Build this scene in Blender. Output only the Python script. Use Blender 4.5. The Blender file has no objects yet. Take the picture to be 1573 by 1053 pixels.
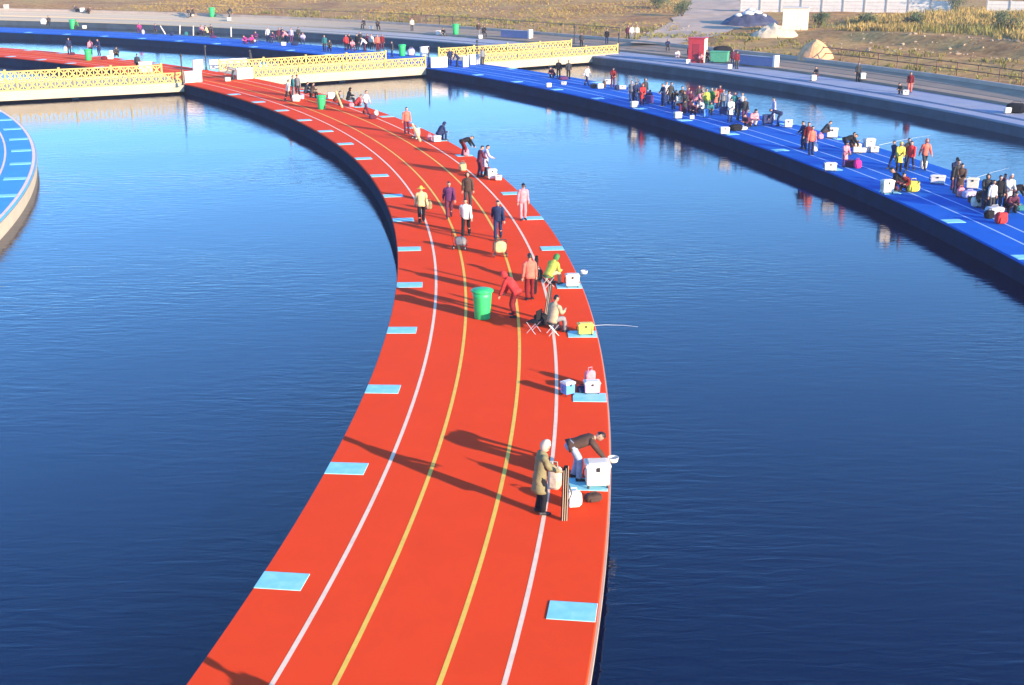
import bpy, bmesh, math, random
from mathutils import Vector, Matrix, noise
R = math.radians
random.seed(7)
SC = bpy.context.scene
COL = SC.collection

# ------------------------------------------------------------------ camera, sky, sun, exposure
F_PX, HOR, CAM_H = 2000.0, -100.0, 13.0          # focal length and horizon row in photo pixels, height above the decks
PITCH = math.atan((526.5 - HOR) / F_PX)
cam = bpy.data.cameras.new('camera'); cam_o = bpy.data.objects.new('camera', cam); COL.objects.link(cam_o)
cam.sensor_width = 36; cam.lens = 36 * F_PX / 1573; cam.clip_start = 0.5; cam.clip_end = 6000
cam_o.location = (0, 0, CAM_H); cam_o.rotation_euler = (math.pi / 2 - PITCH, 0, 0)
SC.camera = cam_o

SUN_EL, SUN_DIR = R(14), (0.743, -0.669)
world = bpy.data.worlds.new('World'); SC.world = world; world.use_nodes = True
wn = world.node_tree.nodes
sky = wn.new('ShaderNodeTexSky'); sky.sky_type = 'NISHITA'; sky.sun_disc = False
sky.sun_elevation = SUN_EL; sky.sun_rotation = math.atan2(SUN_DIR[0], SUN_DIR[1])
sky.air_density = 1.0; sky.dust_density = 0.3; sky.ozone_density = 7.0
world.node_tree.links.new(sky.outputs[0], wn['Background'].inputs[0])
wn['Background'].inputs[1].default_value = 0.15
sun = bpy.data.lights.new('sun', 'SUN'); sun.energy = 3.15; sun.angle = R(0.5); sun.color = (1.0, 0.80, 0.55)
sun_o = bpy.data.objects.new('sun', sun); COL.objects.link(sun_o)
sd = Vector((SUN_DIR[0] * math.cos(SUN_EL), SUN_DIR[1] * math.cos(SUN_EL), math.sin(SUN_EL))).normalized()
sun_o.rotation_euler = sd.to_track_quat('Z', 'Y').to_euler(); sun_o.location = (60, -60, 60)
SC.view_settings.view_transform = 'Standard'; SC.view_settings.look = 'None'
SC.view_settings.exposure = 1.88; SC.view_settings.gamma = 1.0

# ------------------------------------------------------------------ helpers
CX, CY = -139.0, 41.6                               # the centre of the ring-shaped decks
WATER_Z = -0.9
def P(r, a, z=0.0):                                  # polar round the ponds' centre, degrees
    return Vector((CX + r * math.cos(R(a)), CY + r * math.sin(R(a)), z))
def at(px, py, z=0.0):                               # where the sight line through a photo pixel meets height z
    u, v = px - 786.5, py - 526.5
    dy = F_PX * math.cos(PITCH) - v * math.sin(PITCH); dz = -F_PX * math.sin(PITCH) - v * math.cos(PITCH)
    t = (z - CAM_H) / dz
    return Vector((u * t, dy * t, z))
def ang_of(p): return math.degrees(math.atan2(p.y - CY, p.x - CX))

MATS = {}
def mat(name, col, rough=0.7, var=0.0, scale=3.0, bump=0.0, bscale=40.0, metal=0.0, spec=0.4, dirt=None, dscale=0.5, damt=0.5):
    if name in MATS: return MATS[name]
    m = bpy.data.materials.new(name); m.use_nodes = True; MATS[name] = m
    nt = m.node_tree; n = nt.nodes; b = n['Principled BSDF']
    b.inputs['Base Color'].default_value = (*col, 1); b.inputs['Roughness'].default_value = rough
    b.inputs['Metallic'].default_value = metal; b.inputs['Specular IOR Level'].default_value = spec
    tc = n.new('ShaderNodeTexCoord') if (var or bump or dirt) else None
    src = None
    if var:
        nz = n.new('ShaderNodeTexNoise'); nz.inputs['Scale'].default_value = scale; nz.inputs['Detail'].default_value = 6
        nt.links.new(tc.outputs['Object'], nz.inputs['Vector'])
        rp = n.new('ShaderNodeValToRGB')
        rp.color_ramp.elements[0].position = 0.3; rp.color_ramp.elements[1].position = 0.7
        rp.color_ramp.elements[0].color = (*[c * (1 - var) for c in col], 1)
        rp.color_ramp.elements[1].color = (*[min(1, c * (1 + var * 0.7)) for c in col], 1)
        nt.links.new(nz.outputs['Fac'], rp.inputs['Fac']); src = rp.outputs['Color']
    if dirt:
        nz = n.new('ShaderNodeTexNoise'); nz.inputs['Scale'].default_value = dscale; nz.inputs['Detail'].default_value = 8
        nz.inputs['Roughness'].default_value = 0.65
        nt.links.new(tc.outputs['Object'], nz.inputs['Vector'])
        rp = n.new('ShaderNodeValToRGB'); rp.color_ramp.elements[0].position = 0.5; rp.color_ramp.elements[1].position = 0.75
        rp.color_ramp.elements[0].color = (0, 0, 0, 1); rp.color_ramp.elements[1].color = (damt, damt, damt, 1)
        nt.links.new(nz.outputs['Fac'], rp.inputs['Fac'])
        mx = n.new('ShaderNodeMix'); mx.data_type = 'RGBA'
        nt.links.new(rp.outputs['Color'], mx.inputs['Factor'])
        if src: nt.links.new(src, mx.inputs['A'])
        else: mx.inputs['A'].default_value = (*col, 1)
        mx.inputs['B'].default_value = (*dirt, 1); src = mx.outputs['Result']
    if src: nt.links.new(src, b.inputs['Base Color'])
    if bump:
        nz = n.new('ShaderNodeTexNoise'); nz.inputs['Scale'].default_value = bscale; nz.inputs['Detail'].default_value = 4
        nt.links.new(tc.outputs['Object'], nz.inputs['Vector'])
        bp = n.new('ShaderNodeBump'); bp.inputs['Strength'].default_value = bump; bp.inputs['Distance'].default_value = 0.02
        nt.links.new(nz.outputs['Fac'], bp.inputs['Height']); nt.links.new(bp.outputs['Normal'], b.inputs['Normal'])
    return m

def link(name, me, m=None, parent=None, loc=None):
    o = bpy.data.objects.new(name, me); COL.objects.link(o)
    if m is not None:
        if len(me.materials) == 0: me.materials.append(m)
        elif me.materials[0] is not m:
            o.material_slots[0].link = 'OBJECT'; o.material_slots[0].material = m
    if parent is not None: o.parent = parent
    if loc is not None: o.location = loc
    return o
def tag(o, label=None, cat=None, group=None, kind=None):
    if label: o['label'] = label
    if cat: o['category'] = cat
    if group: o['group'] = group
    if kind: o['kind'] = kind
    return o
def empty(name, loc=(0, 0, 0), rz=0.0):
    o = bpy.data.objects.new(name, None); COL.objects.link(o); o.location = loc; o.rotation_euler = (0, 0, rz)
    o.empty_display_size = 0.2
    return o
def mesh(name, vs, fs, smooth=False):
    me = bpy.data.meshes.new(name); me.from_pydata([tuple(v) for v in vs], [], fs); me.update()
    if smooth: me.polygons.foreach_set('use_smooth', [True] * len(me.polygons))
    return me
def from_bm(name, bm, smooth=False):
    me = bpy.data.meshes.new(name); bm.to_mesh(me); bm.free()
    if smooth: me.polygons.foreach_set('use_smooth', [True] * len(me.polygons))
    return me
def bbox(bm, c, s, bev=0.0, rot=None, taper=1.0, shear=(0, 0)):
    """box centred at c with full sizes s; taper scales the top; shear moves the top"""
    r = bmesh.ops.create_cube(bm, size=1.0)
    vs = r['verts']
    for v in vs:
        k = taper if v.co.z > 0 else 1.0
        v.co = Vector((v.co.x * s[0] * k + (shear[0] if v.co.z > 0 else 0), v.co.y * s[1] * k + (shear[1] if v.co.z > 0 else 0), v.co.z * s[2]))
    if bev:
        es = list({e for v in vs for e in v.link_edges})
        rr = bmesh.ops.bevel(bm, geom=es, offset=bev, segments=2, affect='EDGES', profile=0.5)
        vs = list({v for v in rr['verts']} | {v for v in vs if v.is_valid})
    M = Matrix.Translation(Vector(c)) @ (rot.to_4x4() if rot is not None else Matrix())
    bmesh.ops.transform(bm, matrix=M, verts=vs)
    return vs
def tube(bm, pts, rad, n=8, cap=True):
    """a swept tube through pts; rad is a number or a list"""
    pts = [Vector(p) for p in pts]; rings = []
    for i, p in enumerate(pts):
        t = (pts[min(i + 1, len(pts) - 1)] - pts[max(i - 1, 0)]).normalized()
        up = Vector((0, 0, 1)) if abs(t.z) < 0.9 else Vector((0, 1, 0))
        a = t.cross(up).normalized(); b = t.cross(a).normalized()
        r = rad[i] if isinstance(rad, (list, tuple)) else rad
        rings.append([bm.verts.new(p + (a * math.cos(2 * math.pi * k / n) + b * math.sin(2 * math.pi * k / n)) * r) for k in range(n)])
    for i in range(len(rings) - 1):
        for k in range(n):
            bm.faces.new((rings[i][k], rings[i][(k + 1) % n], rings[i + 1][(k + 1) % n], rings[i + 1][k]))
    if cap:
        bm.faces.new(rings[0]); bm.faces.new(rings[-1][::-1])
def lathe(bm, prof, n=20, c=(0, 0, 0)):
    rings = [[bm.verts.new((c[0] + r * math.cos(2 * math.pi * k / n), c[1] + r * math.sin(2 * math.pi * k / n), c[2] + z)) for k in range(n)] for r, z in prof]
    for i in range(len(rings) - 1):
        for k in range(n):
            bm.faces.new((rings[i][k], rings[i][(k + 1) % n], rings[i + 1][(k + 1) % n], rings[i + 1][k]))
    bm.faces.new(rings[0][::-1]); bm.faces.new(rings[-1])
def fix(bm): bmesh.ops.recalc_face_normals(bm, faces=bm.faces[:])

def ring_strip(name, prof, a0=0.0, a1=360.0, step=0.5):
    """sweeps an open profile of (r, z) round the centre"""
    n = max(2, int(round((a1 - a0) / step))) + 1
    closed = abs(a1 - a0 - 360) < 1e-6
    if closed: n -= 1
    vs, fs, k = [], [], len(prof)
    for i in range(n):
        a = a0 + (a1 - a0) * i / (n if closed else n - 1)
        for r, z in prof: vs.append(P(r, a, z))
    for i in range(n if closed else n - 1):
        j = (i + 1) % n
        for q in range(k - 1): fs.append((i * k + q, j * k + q, j * k + q + 1, i * k + q + 1))
    bm = bmesh.new(); bm.from_mesh(mesh('tmp', vs, fs)); fix(bm)
    return from_bm(name, bm)

# ------------------------------------------------------------------ materials of the setting
M_RED = mat('red_rubber', (0.82, 0.060, 0.014), 0.9, var=0.03, scale=0.9, bump=0.25, bscale=60, spec=0.06, dirt=(0.62, 0.045, 0.016), dscale=0.35, damt=0.2)
M_BLUE = mat('blue_rubber', (0.007, 0.105, 0.46), 0.9, var=0.08, scale=0.9, bump=0.25, bscale=60, spec=0.08, dirt=(0.03, 0.14, 0.5), dscale=0.3, damt=0.4)
M_LBLUE = mat('light_blue_rubber', (0.06, 0.30, 0.72), 0.85, var=0.06, scale=0.9, spec=0.15)
M_WALLD = mat('shade_toned_pond_wall', (0.006, 0.021, 0.060), 0.9, var=0.25, scale=1.3, spec=0.05, dirt=(0.010, 0.018, 0.020), dscale=1.0, damt=0.6)  # concrete deck walls; their shade is painted in as a dark blue base
M_CONC = mat('pale_concrete', (0.45, 0.38, 0.28), 0.85, var=0.10, scale=1.2, dirt=(0.30, 0.25, 0.17), dscale=0.6, damt=0.5)
M_WHITEW = mat('white_wall_paint', (0.80, 0.70, 0.60), 0.75, var=0.06, scale=2.0, dirt=(0.5, 0.45, 0.38), dscale=1.2, damt=0.4)
M_BANKW = mat('bank_walk', (0.26, 0.28, 0.36), 0.85, var=0.12, scale=0.5, dirt=(0.36, 0.32, 0.28), dscale=0.12, damt=0.7)
M_BANKS = mat('bank_steps', (0.32, 0.225, 0.155), 0.9, var=0.15, scale=0.6, dirt=(0.24, 0.18, 0.13), dscale=0.3, damt=0.7)
M_PAD = mat('pad_paint', (0.24, 0.60, 0.66), 0.6, var=0.12, scale=3.0, dirt=(0.42, 0.66, 0.74), dscale=3.5, damt=0.7)
M_WLINE = mat('white_line_paint', (0.90, 0.62, 0.42), 0.7, var=0.08, scale=4.0, dirt=(0.62, 0.36, 0.25), dscale=1.6, damt=0.5)
M_YLINE = mat('yellow_line_paint', (0.86, 0.50, 0.06), 0.7, var=0.08, scale=4.0, dirt=(0.70, 0.28, 0.05), dscale=1.6, damt=0.5)
M_BLINE = mat('blue_deck_line_paint', (0.32, 0.48, 0.80), 0.7, var=0.06, scale=4.0)
M_RAIL = mat('yellow_railing_paint', (0.52, 0.37, 0.10), 0.6, var=0.10, scale=2.0)

# ------------------------------------------------------------------ water
def water_material():
    m = bpy.data.materials.new('pond_water'); m.use_nodes = True; nt = m.node_tree; n = nt.nodes; b = n['Principled BSDF']
    b.inputs['Base Color'].default_value = (0.0008, 0.0042, 0.027, 1); b.inputs['Roughness'].default_value = 0.05
    b.inputs['IOR'].default_value = 1.333
    tc = n.new('ShaderNodeTexCoord')
    mp = n.new('ShaderNodeMapping'); mp.inputs['Rotation'].default_value = (0, 0, R(12)); mp.inputs['Scale'].default_value = (0.5, 1.7, 1)
    nt.links.new(tc.outputs['Object'], mp.inputs['Vector'])
    n1 = n.new('ShaderNodeTexNoise'); n1.inputs['Scale'].default_value = 1.9; n1.inputs['Detail'].default_value = 4; n1.inputs['Distortion'].default_value = 0.6
    nt.links.new(mp.outputs[0], n1.inputs['Vector'])
    n2 = n.new('ShaderNodeTexNoise'); n2.inputs['Scale'].default_value = 0.05; n2.inputs['Detail'].default_value = 4
    nt.links.new(tc.outputs['Object'], n2.inputs['Vector'])
    rp = n.new('ShaderNodeMapRange'); rp.inputs['From Min'].default_value = 0.38; rp.inputs['From Max'].default_value = 0.64
    rp.inputs['To Min'].default_value = 0.12; rp.inputs['To Max'].default_value = 1.0
    nt.links.new(n2.outputs['Fac'], rp.inputs['Value'])
    ml = n.new('ShaderNodeMath'); ml.operation = 'MULTIPLY'
    nt.links.new(n1.outputs['Fac'], ml.inputs[0]); nt.links.new(rp.outputs[0], ml.inputs[1])
    bp = n.new('ShaderNodeBump'); bp.inputs['Strength'].default_value = 0.45; bp.inputs['Distance'].default_value = 0.06
    nt.links.new(ml.outputs[0], bp.inputs['Height']); nt.links.new(bp.outputs['Normal'], b.inputs['Normal'])
    return m
vs = [(CX, CY, WATER_Z)] + [P(186, k, WATER_Z) for k in range(0, 360, 2)]
tag(link('water', mesh('water', vs, [(0, 1 + k, 1 + (k + 1) % 180) for k in range(180)]), water_material()), kind='structure')

# ------------------------------------------------------------------ ring decks with lines and position pads
def annulus(name, r0, r1, z, m, parent, a0=0, a1=360): return link(name, ring_strip(name, [(r0, z), (r1, z)], a0, a1), m, parent)
def ring_deck(name, r0, r1, m_top, m_in, m_out, coping):
    e = 0.035
    root = link(name, ring_strip(name, [(r0, -0.10), (r0, -e), (r0 + e * 0.6, 0), (r1 - e * 0.6, 0), (r1, -e), (r1, -0.10)]), m_top)
    tag(root, kind='structure')
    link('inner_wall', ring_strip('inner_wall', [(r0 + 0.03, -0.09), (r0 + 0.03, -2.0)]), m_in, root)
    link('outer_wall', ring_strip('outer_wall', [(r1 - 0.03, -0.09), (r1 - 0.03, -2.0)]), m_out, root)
    if coping:
        link('coping', ring_strip('coping', [(r1 - 0.04, -0.12), (r1 + 0.05, -0.12), (r1 + 0.05, -0.24), (r1 - 0.04, -0.24)]), M_CONC, root)
    return root
PAD_STEP = 2.58
def pads(root, r0, r1, first, a_from, a_to, m):
    me = None; k = math.ceil((a_from - first) / PAD_STEP)
    while first + k * PAD_STEP < a_to:
        a = first + k * PAD_STEP; k += 1
        if me is None:
            bm = bmesh.new(); bbox(bm, (0, 0, 0.006), (r1 - r0, 0.74, 0.024), bev=0.006); me = from_bm('position_pad', bm)
        o = link('position_pad', me, m, root, P((r0 + r1) / 2, a)); o.rotation_euler = (0, 0, R(a))
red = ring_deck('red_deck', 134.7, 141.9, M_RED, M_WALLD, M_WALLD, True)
for r, m in ((136.25, M_WLINE), (137.38, M_YLINE), (139.25, M_YLINE), (140.42, M_WLINE)):
    annulus('lane_line', r - 0.05, r + 0.05, 0.004, m, red)
pads(red, 134.72, 135.72, -7.19, -14, 33.5, M_PAD); pads(red, 140.9, 141.88, -7.4, -14, 33.5, M_PAD)
pads(red, 134.72, 135.72, -7.19, 42, 72, M_PAD); pads(red, 140.9, 141.88, -7.4, 42, 72, M_PAD)
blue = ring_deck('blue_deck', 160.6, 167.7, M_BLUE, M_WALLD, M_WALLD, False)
for r in (162.15, 163.3, 165.2, 166.35): annulus('lane_line', r - 0.05, r + 0.05, 0.004, M_BLINE, blue)
pads(blue, 160.65, 161.6, 6.84, 0, 34, M_PAD); pads(blue, 166.7, 167.65, 5.4, 0, 34, M_PAD)
pads(blue, 160.65, 161.6, 6.84, 42, 70, M_PAD)
isl = ring_deck('light_blue_deck', 109.0, 116.2, M_LBLUE, M_CONC, M_CONC, True)
for r in (110.6, 114.4): annulus('lane_line', r - 0.06, r + 0.06, 0.004, M_WLINE, isl)
annulus('edge_line', 115.98, 116.16, 0.004, M_WLINE, isl)
pads(isl, 114.75, 115.95, 7.6, 0, 34, M_PAD)

# ------------------------------------------------------------------ the stepped bank round the pond
bank = link('bank', ring_strip('bank', [(183, -0.16), (183, -0.04), (183.04, 0), (184.5, 0), (184.5, -0.14), (185.0, -0.14), (185.0, 0.04), (189.0, 0.04), (189.0, 0.035)]), M_BANKW)
tag(bank, kind='structure')
def two_tone(m, col2, x0, x1):                        # the walk is bare beige concrete on the left shore and painted grey-blue on the right
    nt = m.node_tree; n = nt.nodes; b = n['Principled BSDF']; src = b.inputs['Base Color'].links[0].from_socket
    tc = n.new('ShaderNodeTexCoord'); sp = n.new('ShaderNodeSeparateXYZ'); nt.links.new(tc.outputs['Object'], sp.inputs[0])
    mr = n.new('ShaderNodeMapRange'); mr.inputs['From Min'].default_value = x0; mr.inputs['From Max'].default_value = x1; nt.links.new(sp.outputs['X'], mr.inputs['Value'])
    mx = n.new('ShaderNodeMix'); mx.data_type = 'RGBA'; nt.links.new(mr.outputs[0], mx.inputs['Factor']); mx.inputs['A'].default_value = (*col2, 1); nt.links.new(src, mx.inputs['B'])
    nt.links.new(mx.outputs['Result'], b.inputs['Base Color'])
two_tone(M_BANKW, (0.52, 0.41, 0.27), -45, 5)
two_tone(M_BANKS, (0.54, 0.42, 0.28), -40, 0)
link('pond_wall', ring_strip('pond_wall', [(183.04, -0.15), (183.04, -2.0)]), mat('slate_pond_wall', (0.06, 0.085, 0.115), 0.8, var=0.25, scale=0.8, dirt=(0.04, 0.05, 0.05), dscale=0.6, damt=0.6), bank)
link('step', ring_strip('step', [(189.0, -0.06), (189.0, 0.23), (189.03, 0.26), (190.6, 0.26)]), M_BANKS, bank)
link('apron', ring_strip('apron', [(190.6, 0.26), (190.63, 0.30), (191.7, 0.52), (191.72, 0.56), (192.8, 0.80)]), M_BANKS, bank)
link('kerb', ring_strip('kerb', [(192.76, 0.7), (192.76, 1.10), (193.15, 1.10), (193.15, 0.6)]), mat('kerb_stone', (0.46, 0.36, 0.29), 0.9, var=0.15, scale=0.8), bank)

# ------------------------------------------------------------------ land beyond the bank
def sstep(a, b, x):
    t = max(0.0, min(1.0, (x - a) / (b - a))); return t * t * (3 - 2 * t)
def land_z(x, y):
    dx, dy = x - CX, y - CY; r = math.hypot(dx, dy); a = math.degrees(math.atan2(dy, dx))
    if r < 193.1: return 0.85
    right = 1 - sstep(30, 37, a)
    n1 = noise.noise(Vector((x * 0.05, y * 0.05, 3.1))); n2 = noise.noise(Vector((x * 0.22, y * 0.22, 7.7))); n3 = noise.noise(Vector((x * 0.7, y * 0.7, 1.7)))
    zr = 0.9 + 0.35 * sstep(194, 206, r) + 1.25 * sstep(208 + 2.2 * n1, 212.5 + 2.2 * n1, r) + 0.5 * sstep(214, 245, r)
    zl = 0.9 + 0.5 * sstep(194, 205, r) + 1.3 * sstep(203, 250, r)
    z = zr * right + zl * (1 - right)
    k = sstep(193.5, 200, r)
    far = sstep(300, 900, r)
    return z + k * (0.28 * n1 + 0.14 * n2 + 0.07 * n3) * (1 - far) + far * (2.0 * n1)
def land():
    rs = [192.9]; 
    while rs[-1] < 255: rs.append(rs[-1] + 0.7)
    while rs[-1] < 4000: rs.append(rs[-1] * 1.06)
    al = []; a = -90.0
    while a < 270: al.append(a); a += 0.22 if 12 <= a <= 72 else 3.0
    vs, fs, k = [], [], len(rs)
    for a in al:
        for r in rs:
            p = P(r, a); vs.append((p.x, p.y, land_z(p.x, p.y)))
    for i in range(len(al)):
        j = (i + 1) % len(al)
        for q in range(k - 1): fs.append((i * k + q, i * k + q + 1, j * k + q + 1, j * k + q))
    return mesh('ground', vs, fs, True)
def land_material():
    m = bpy.data.materials.new('dry_ground'); m.use_nodes = True; nt = m.node_tree; n = nt.nodes; b = n['Principled BSDF']
    b.inputs['Roughness'].default_value = 0.95; b.inputs['Specular IOR Level'].default_value = 0.1
    tc = n.new('ShaderNodeTexCoord')
    def nz(s, d=6, rough=0.6):
        x = n.new('ShaderNodeTexNoise'); x.inputs['Scale'].default_value = s; x.inputs['Detail'].default_value = d; x.inputs['Roughness'].default_value = rough
        nt.links.new(tc.outputs['Object'], x.inputs['Vector']); return x.outputs['Fac']
    def ramp(f, st):
        x = n.new('ShaderNodeValToRGB'); e = x.color_ramp.elements
        e[0].position, e[0].color = st[0][0], (*st[0][1], 1); e[1].position, e[1].color = st[-1][0], (*st[-1][1], 1)
        for p, c in st[1:-1]: q = e.new(p); q.color = (*c, 1)
        nt.links.new(f, x.inputs['Fac']); return x.outputs['Color']
    c1 = ramp(nz(0.12, 8), [(0.3, (0.30, 0.14, 0.06)), (0.45, (0.44, 0.245, 0.095)), (0.58, (0.50, 0.31, 0.11)), (0.72, (0.42, 0.29, 0.10))])
    c2 = ramp(nz(1.4, 6), [(0.3, (0.55, 0.5, 0.45)), (0.7, (1.15, 1.1, 1.05))])
    mx = n.new('ShaderNodeMix'); mx.data_type = 'RGBA'; mx.blend_type = 'MULTIPLY'; mx.inputs['Factor'].default_value = 1
    nt.links.new(c1, mx.inputs['A']); nt.links.new(c2, mx.inputs['B']); nt.links.new(mx.outputs['Result'], b.inputs['Base Color'])
    bp = n.new('ShaderNodeBump'); bp.inputs['Strength'].default_value = 0.45; bp.inputs['Distance'].default_value = 0.15
    nt.links.new(nz(2.5, 8, 0.7), bp.inputs['Height']); nt.links.new(bp.outputs['Normal'], b.inputs['Normal'])
    return m
tag(link('ground', land(), land_material()), kind='structure')

def surf_z(x, y):
    r = math.hypot(x - CX, y - CY)
    if r < 184.5: return 0.0
    if r < 185.0: return -0.14
    if r < 189.0: return 0.04
    if r < 190.6: return 0.26
    if r < 192.75: return 0.30 + 0.5 * (r - 190.6) / 2.2
    if r < 193.15: return 1.10
    return land_z(x, y)
def on(px, py):                                      # the standing point on whatever surface the pixel shows
    z = 0.0
    for _ in range(12):
        p = at(px, py, z); z = 0.5 * z + 0.5 * surf_z(p.x, p.y)
    p = at(px, py, z); p.z = surf_z(p.x, p.y)
    return p

# ------------------------------------------------------------------ dirt road, heaps and land cover
def road():
    ctr = [(on(1000, 66), 2.5), (on(1040, 58), 4.5), (on(1075, 44), 5.0), (on(1088, 28), 4.5), (on(1097, 14), 4.0), (on(1100, 3), 4.0), (on(1104, -8), 4.0)]
    vs, fs = [], []
    pts = []
    for i in range(len(ctr) - 1):
        for k in range(10):
            t = k / 10; pts.append((ctr[i][0].lerp(ctr[i + 1][0], t), ctr[i][1] * (1 - t) + ctr[i + 1][1] * t))
    m = 9
    for i, (p, w) in enumerate(pts):
        q = pts[min(i + 1, len(pts) - 1)][0] - pts[max(i - 1, 0)][0]; q.z = 0; q.normalize(); nn = Vector((q.y, -q.x, 0))
        for k in range(m):
            jit = 1 + 0.25 * noise.noise(Vector((i * 0.4, k, 0)))
            c = p + nn * ((k / (m - 1) - 0.5) * 2 * w * (jit if k in (0, m - 1) else 1))
            vs.append((c.x, c.y, max(land_z(c.x, c.y), land_z(c.x + 0.4, c.y), land_z(c.x, c.y + 0.4), land_z(c.x - 0.4, c.y)) + 0.05))
    for i in range(len(pts) - 1):
        for k in range(m - 1): fs.append((i * m + k, i * m + k + 1, (i + 1) * m + k + 1, (i + 1) * m + k))
    return mesh('dirt_road', vs, fs, True)
tag(link('dirt_road', road(), mat('road_dirt', (0.48, 0.35, 0.25), 0.95, var=0.2, scale=0.4, bump=0.5, bscale=3, spec=0.1)), kind='structure')

def heap(name, px, py, rx, ry, h, m, label, cat, seed=0, rough=0.25):
    p = on(px, py); rnd = random.Random(seed); vs, fs = [], []
    nr, na = 9, 30
    for i in range(nr):
        t = i / (nr - 1)
        for k in range(na):
            a = 2 * math.pi * k / na; q = Vector((math.cos(a) * t * rx, math.sin(a) * t * ry, 0))
            nz = noise.noise(Vector((q.x * 1.1 + seed * 9, q.y * 1.1, seed)))
            z = h * (1 - t ** 1.7) * (1 + rough * 2 * nz) + (-0.25 if i == nr - 1 else 0) + rough * 0.4 * h * noise.noise(Vector((q.x * 3, q.y * 3, seed + 5))) * (1 - t)
            vs.append(q + Vector((0, 0, z)))
    for i in range(nr - 1):
        for k in range(na): fs.append((i * na + k, i * na + (k + 1) % na, (i + 1) * na + (k + 1) % na, (i + 1) * na + k))
    me = mesh(name, vs, fs); bm = bmesh.new(); bm.from_mesh(me); bmesh.ops.remove_doubles(bm, verts=bm.verts, dist=0.001); fix(bm)
    o = link(name, from_bm(name, bm), m, None, p); tag(o, label, cat)
    return o
M_SAND = mat('pale_sand', (0.55, 0.44, 0.30), 0.95, var=0.15, scale=2, bump=0.5, bscale=6)
M_CLAY = mat('orange_clay', (0.70, 0.36, 0.17), 0.95, var=0.25, scale=2, bump=0.6, bscale=5)
M_TARP = mat('blue_tarpaulin', (0.05, 0.055, 0.10), 0.6, var=0.25, scale=1.5, bump=0.5, bscale=3)
heap('sand_heap', 1190, 55, 3.0, 2.2, 1.3, M_SAND, 'low heap of pale sand in front of the cream cabin', 'heap', 1)
heap('clay_heap', 1252, 90, 2.0, 1.8, 1.9, M_CLAY, 'bright orange heap of clay behind the bank railing', 'heap', 2, 0.18)
tp = heap('covered_heap', 1152, 38, 4.2, 3.0, 1.7, M_TARP, 'dark blue covered heap beside the dirt road, pale sacks on top', 'heap', 3)
def sack(parent, loc, s, m, seed):
    bm = bmesh.new(); bmesh.ops.create_icosphere(bm, subdivisions=2, radius=1)
    for v in bm.verts:
        n = noise.noise(v.co * 1.6 + Vector((seed, 0, 0))); v.co = Vector((v.co.x * s, v.co.y * s * 0.7, v.co.z * s * 0.45)) * (1 + 0.25 * n)
    return link('sack', from_bm('sack', bm, True), m, parent, loc)
for k, (x, y, z, s) in enumerate(((-1.6, -0.7, 1.25, 0.6), (-0.5, -1.0, 1.5, 0.75), (0.7, -0.6, 1.55, 0.7), (1.5, -0.9, 1.2, 0.5), (0.1, 0.2, 1.9, 0.5))):
    sack(tp, (x, y, z), s, mat('white_sack', (0.6, 0.6, 0.62), 0.8, var=0.1), k)

def rock_mesh(seed):
    bm = bmesh.new(); bmesh.ops.create_icosphere(bm, subdivisions=1, radius=1)
    for v in bm.verts: v.co *= 0.75 + 0.5 * noise.noise(v.co * 1.3 + Vector((seed * 3.1, 0, 0)))
    for v in bm.verts: v.co.z *= 0.65
    return from_bm('stone', bm)
def merged(name, items, m, kind='stuff'):              # items: (mesh, matrix) joined into one object
    vs, fs = [], []
    for me, M in items:
        b = len(vs); vs += [M @ v.co for v in me.vertices]; fs += [[b + i for i in p.vertices] for p in me.polygons]
    return tag(link(name, mesh(name, vs, fs), m), kind=kind)
rocks = [rock_mesh(k) for k in range(5)]
rnd = random.Random(11); it = []
for _ in range(260):
    if rnd.random() < 0.45: p = on(rnd.uniform(975, 1065), rnd.uniform(40, 58))
    else: p = on(rnd.uniform(1250, 1570), rnd.uniform(0, 1) * 22 + 58)
    s = 0.10 + 0.32 * rnd.random() ** 2.5
    it.append((rnd.choice(rocks), Matrix.Translation(p) @ Matrix.Rotation(rnd.uniform(0, 6), 4, 'Z') @ Matrix.Diagonal((s, s * 0.8, s, 1))))
tag(merged('rubble', it, mat('pale_rubble', (0.40, 0.29, 0.18), 0.95, var=0.3, scale=0.5)), 'pale rubble scattered over the bare ground', 'rubble')

def tuft(seed, h, w, n):
    rn = random.Random(seed); vs, fs = [], []
    for _ in range(n):
        a = rn.uniform(0, 6.28); d = Vector((math.cos(a), math.sin(a), 0)); o = d * rn.uniform(0, w * 0.4)
        s = Vector((-d.y, d.x, 0)) * rn.uniform(0.02, 0.05); L = h * rn.uniform(0.6, 1.1); le = rn.uniform(0.15, 0.6) * w
        b = len(vs); vs += [o - s, o + s, o + d * le * 0.5 + s * 0.7 + Vector((0, 0, L * 0.65)), o + d * le * 0.5 - s * 0.7 + Vector((0, 0, L * 0.65)), o + d * le + Vector((0, 0, L))]
        fs += [(b, b + 1, b + 2, b + 3), (b + 3, b + 2, b + 4)]
    return vs, fs
def grass(name, spots, m, label, h, w, seed):
    kinds = [tuft(seed + k, h, w, 9) for k in range(6)]; rn = random.Random(seed); vs, fs = [], []
    for p in spots:
        kv, kf = rn.choice(kinds); s = rn.uniform(0.5, 1.3); a = rn.uniform(0, 6.28); c, d = math.cos(a) * s, math.sin(a) * s; b = len(vs)
        vs += [(p.x + v.x * c - v.y * d, p.y + v.x * d + v.y * c, p.z - 0.03 + v.z * s) for v in kv]
        fs += [tuple(b + i for i in f) for f in kf]
    return tag(link(name, mesh(name, vs, fs), m), label, 'grass', kind='stuff')
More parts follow.
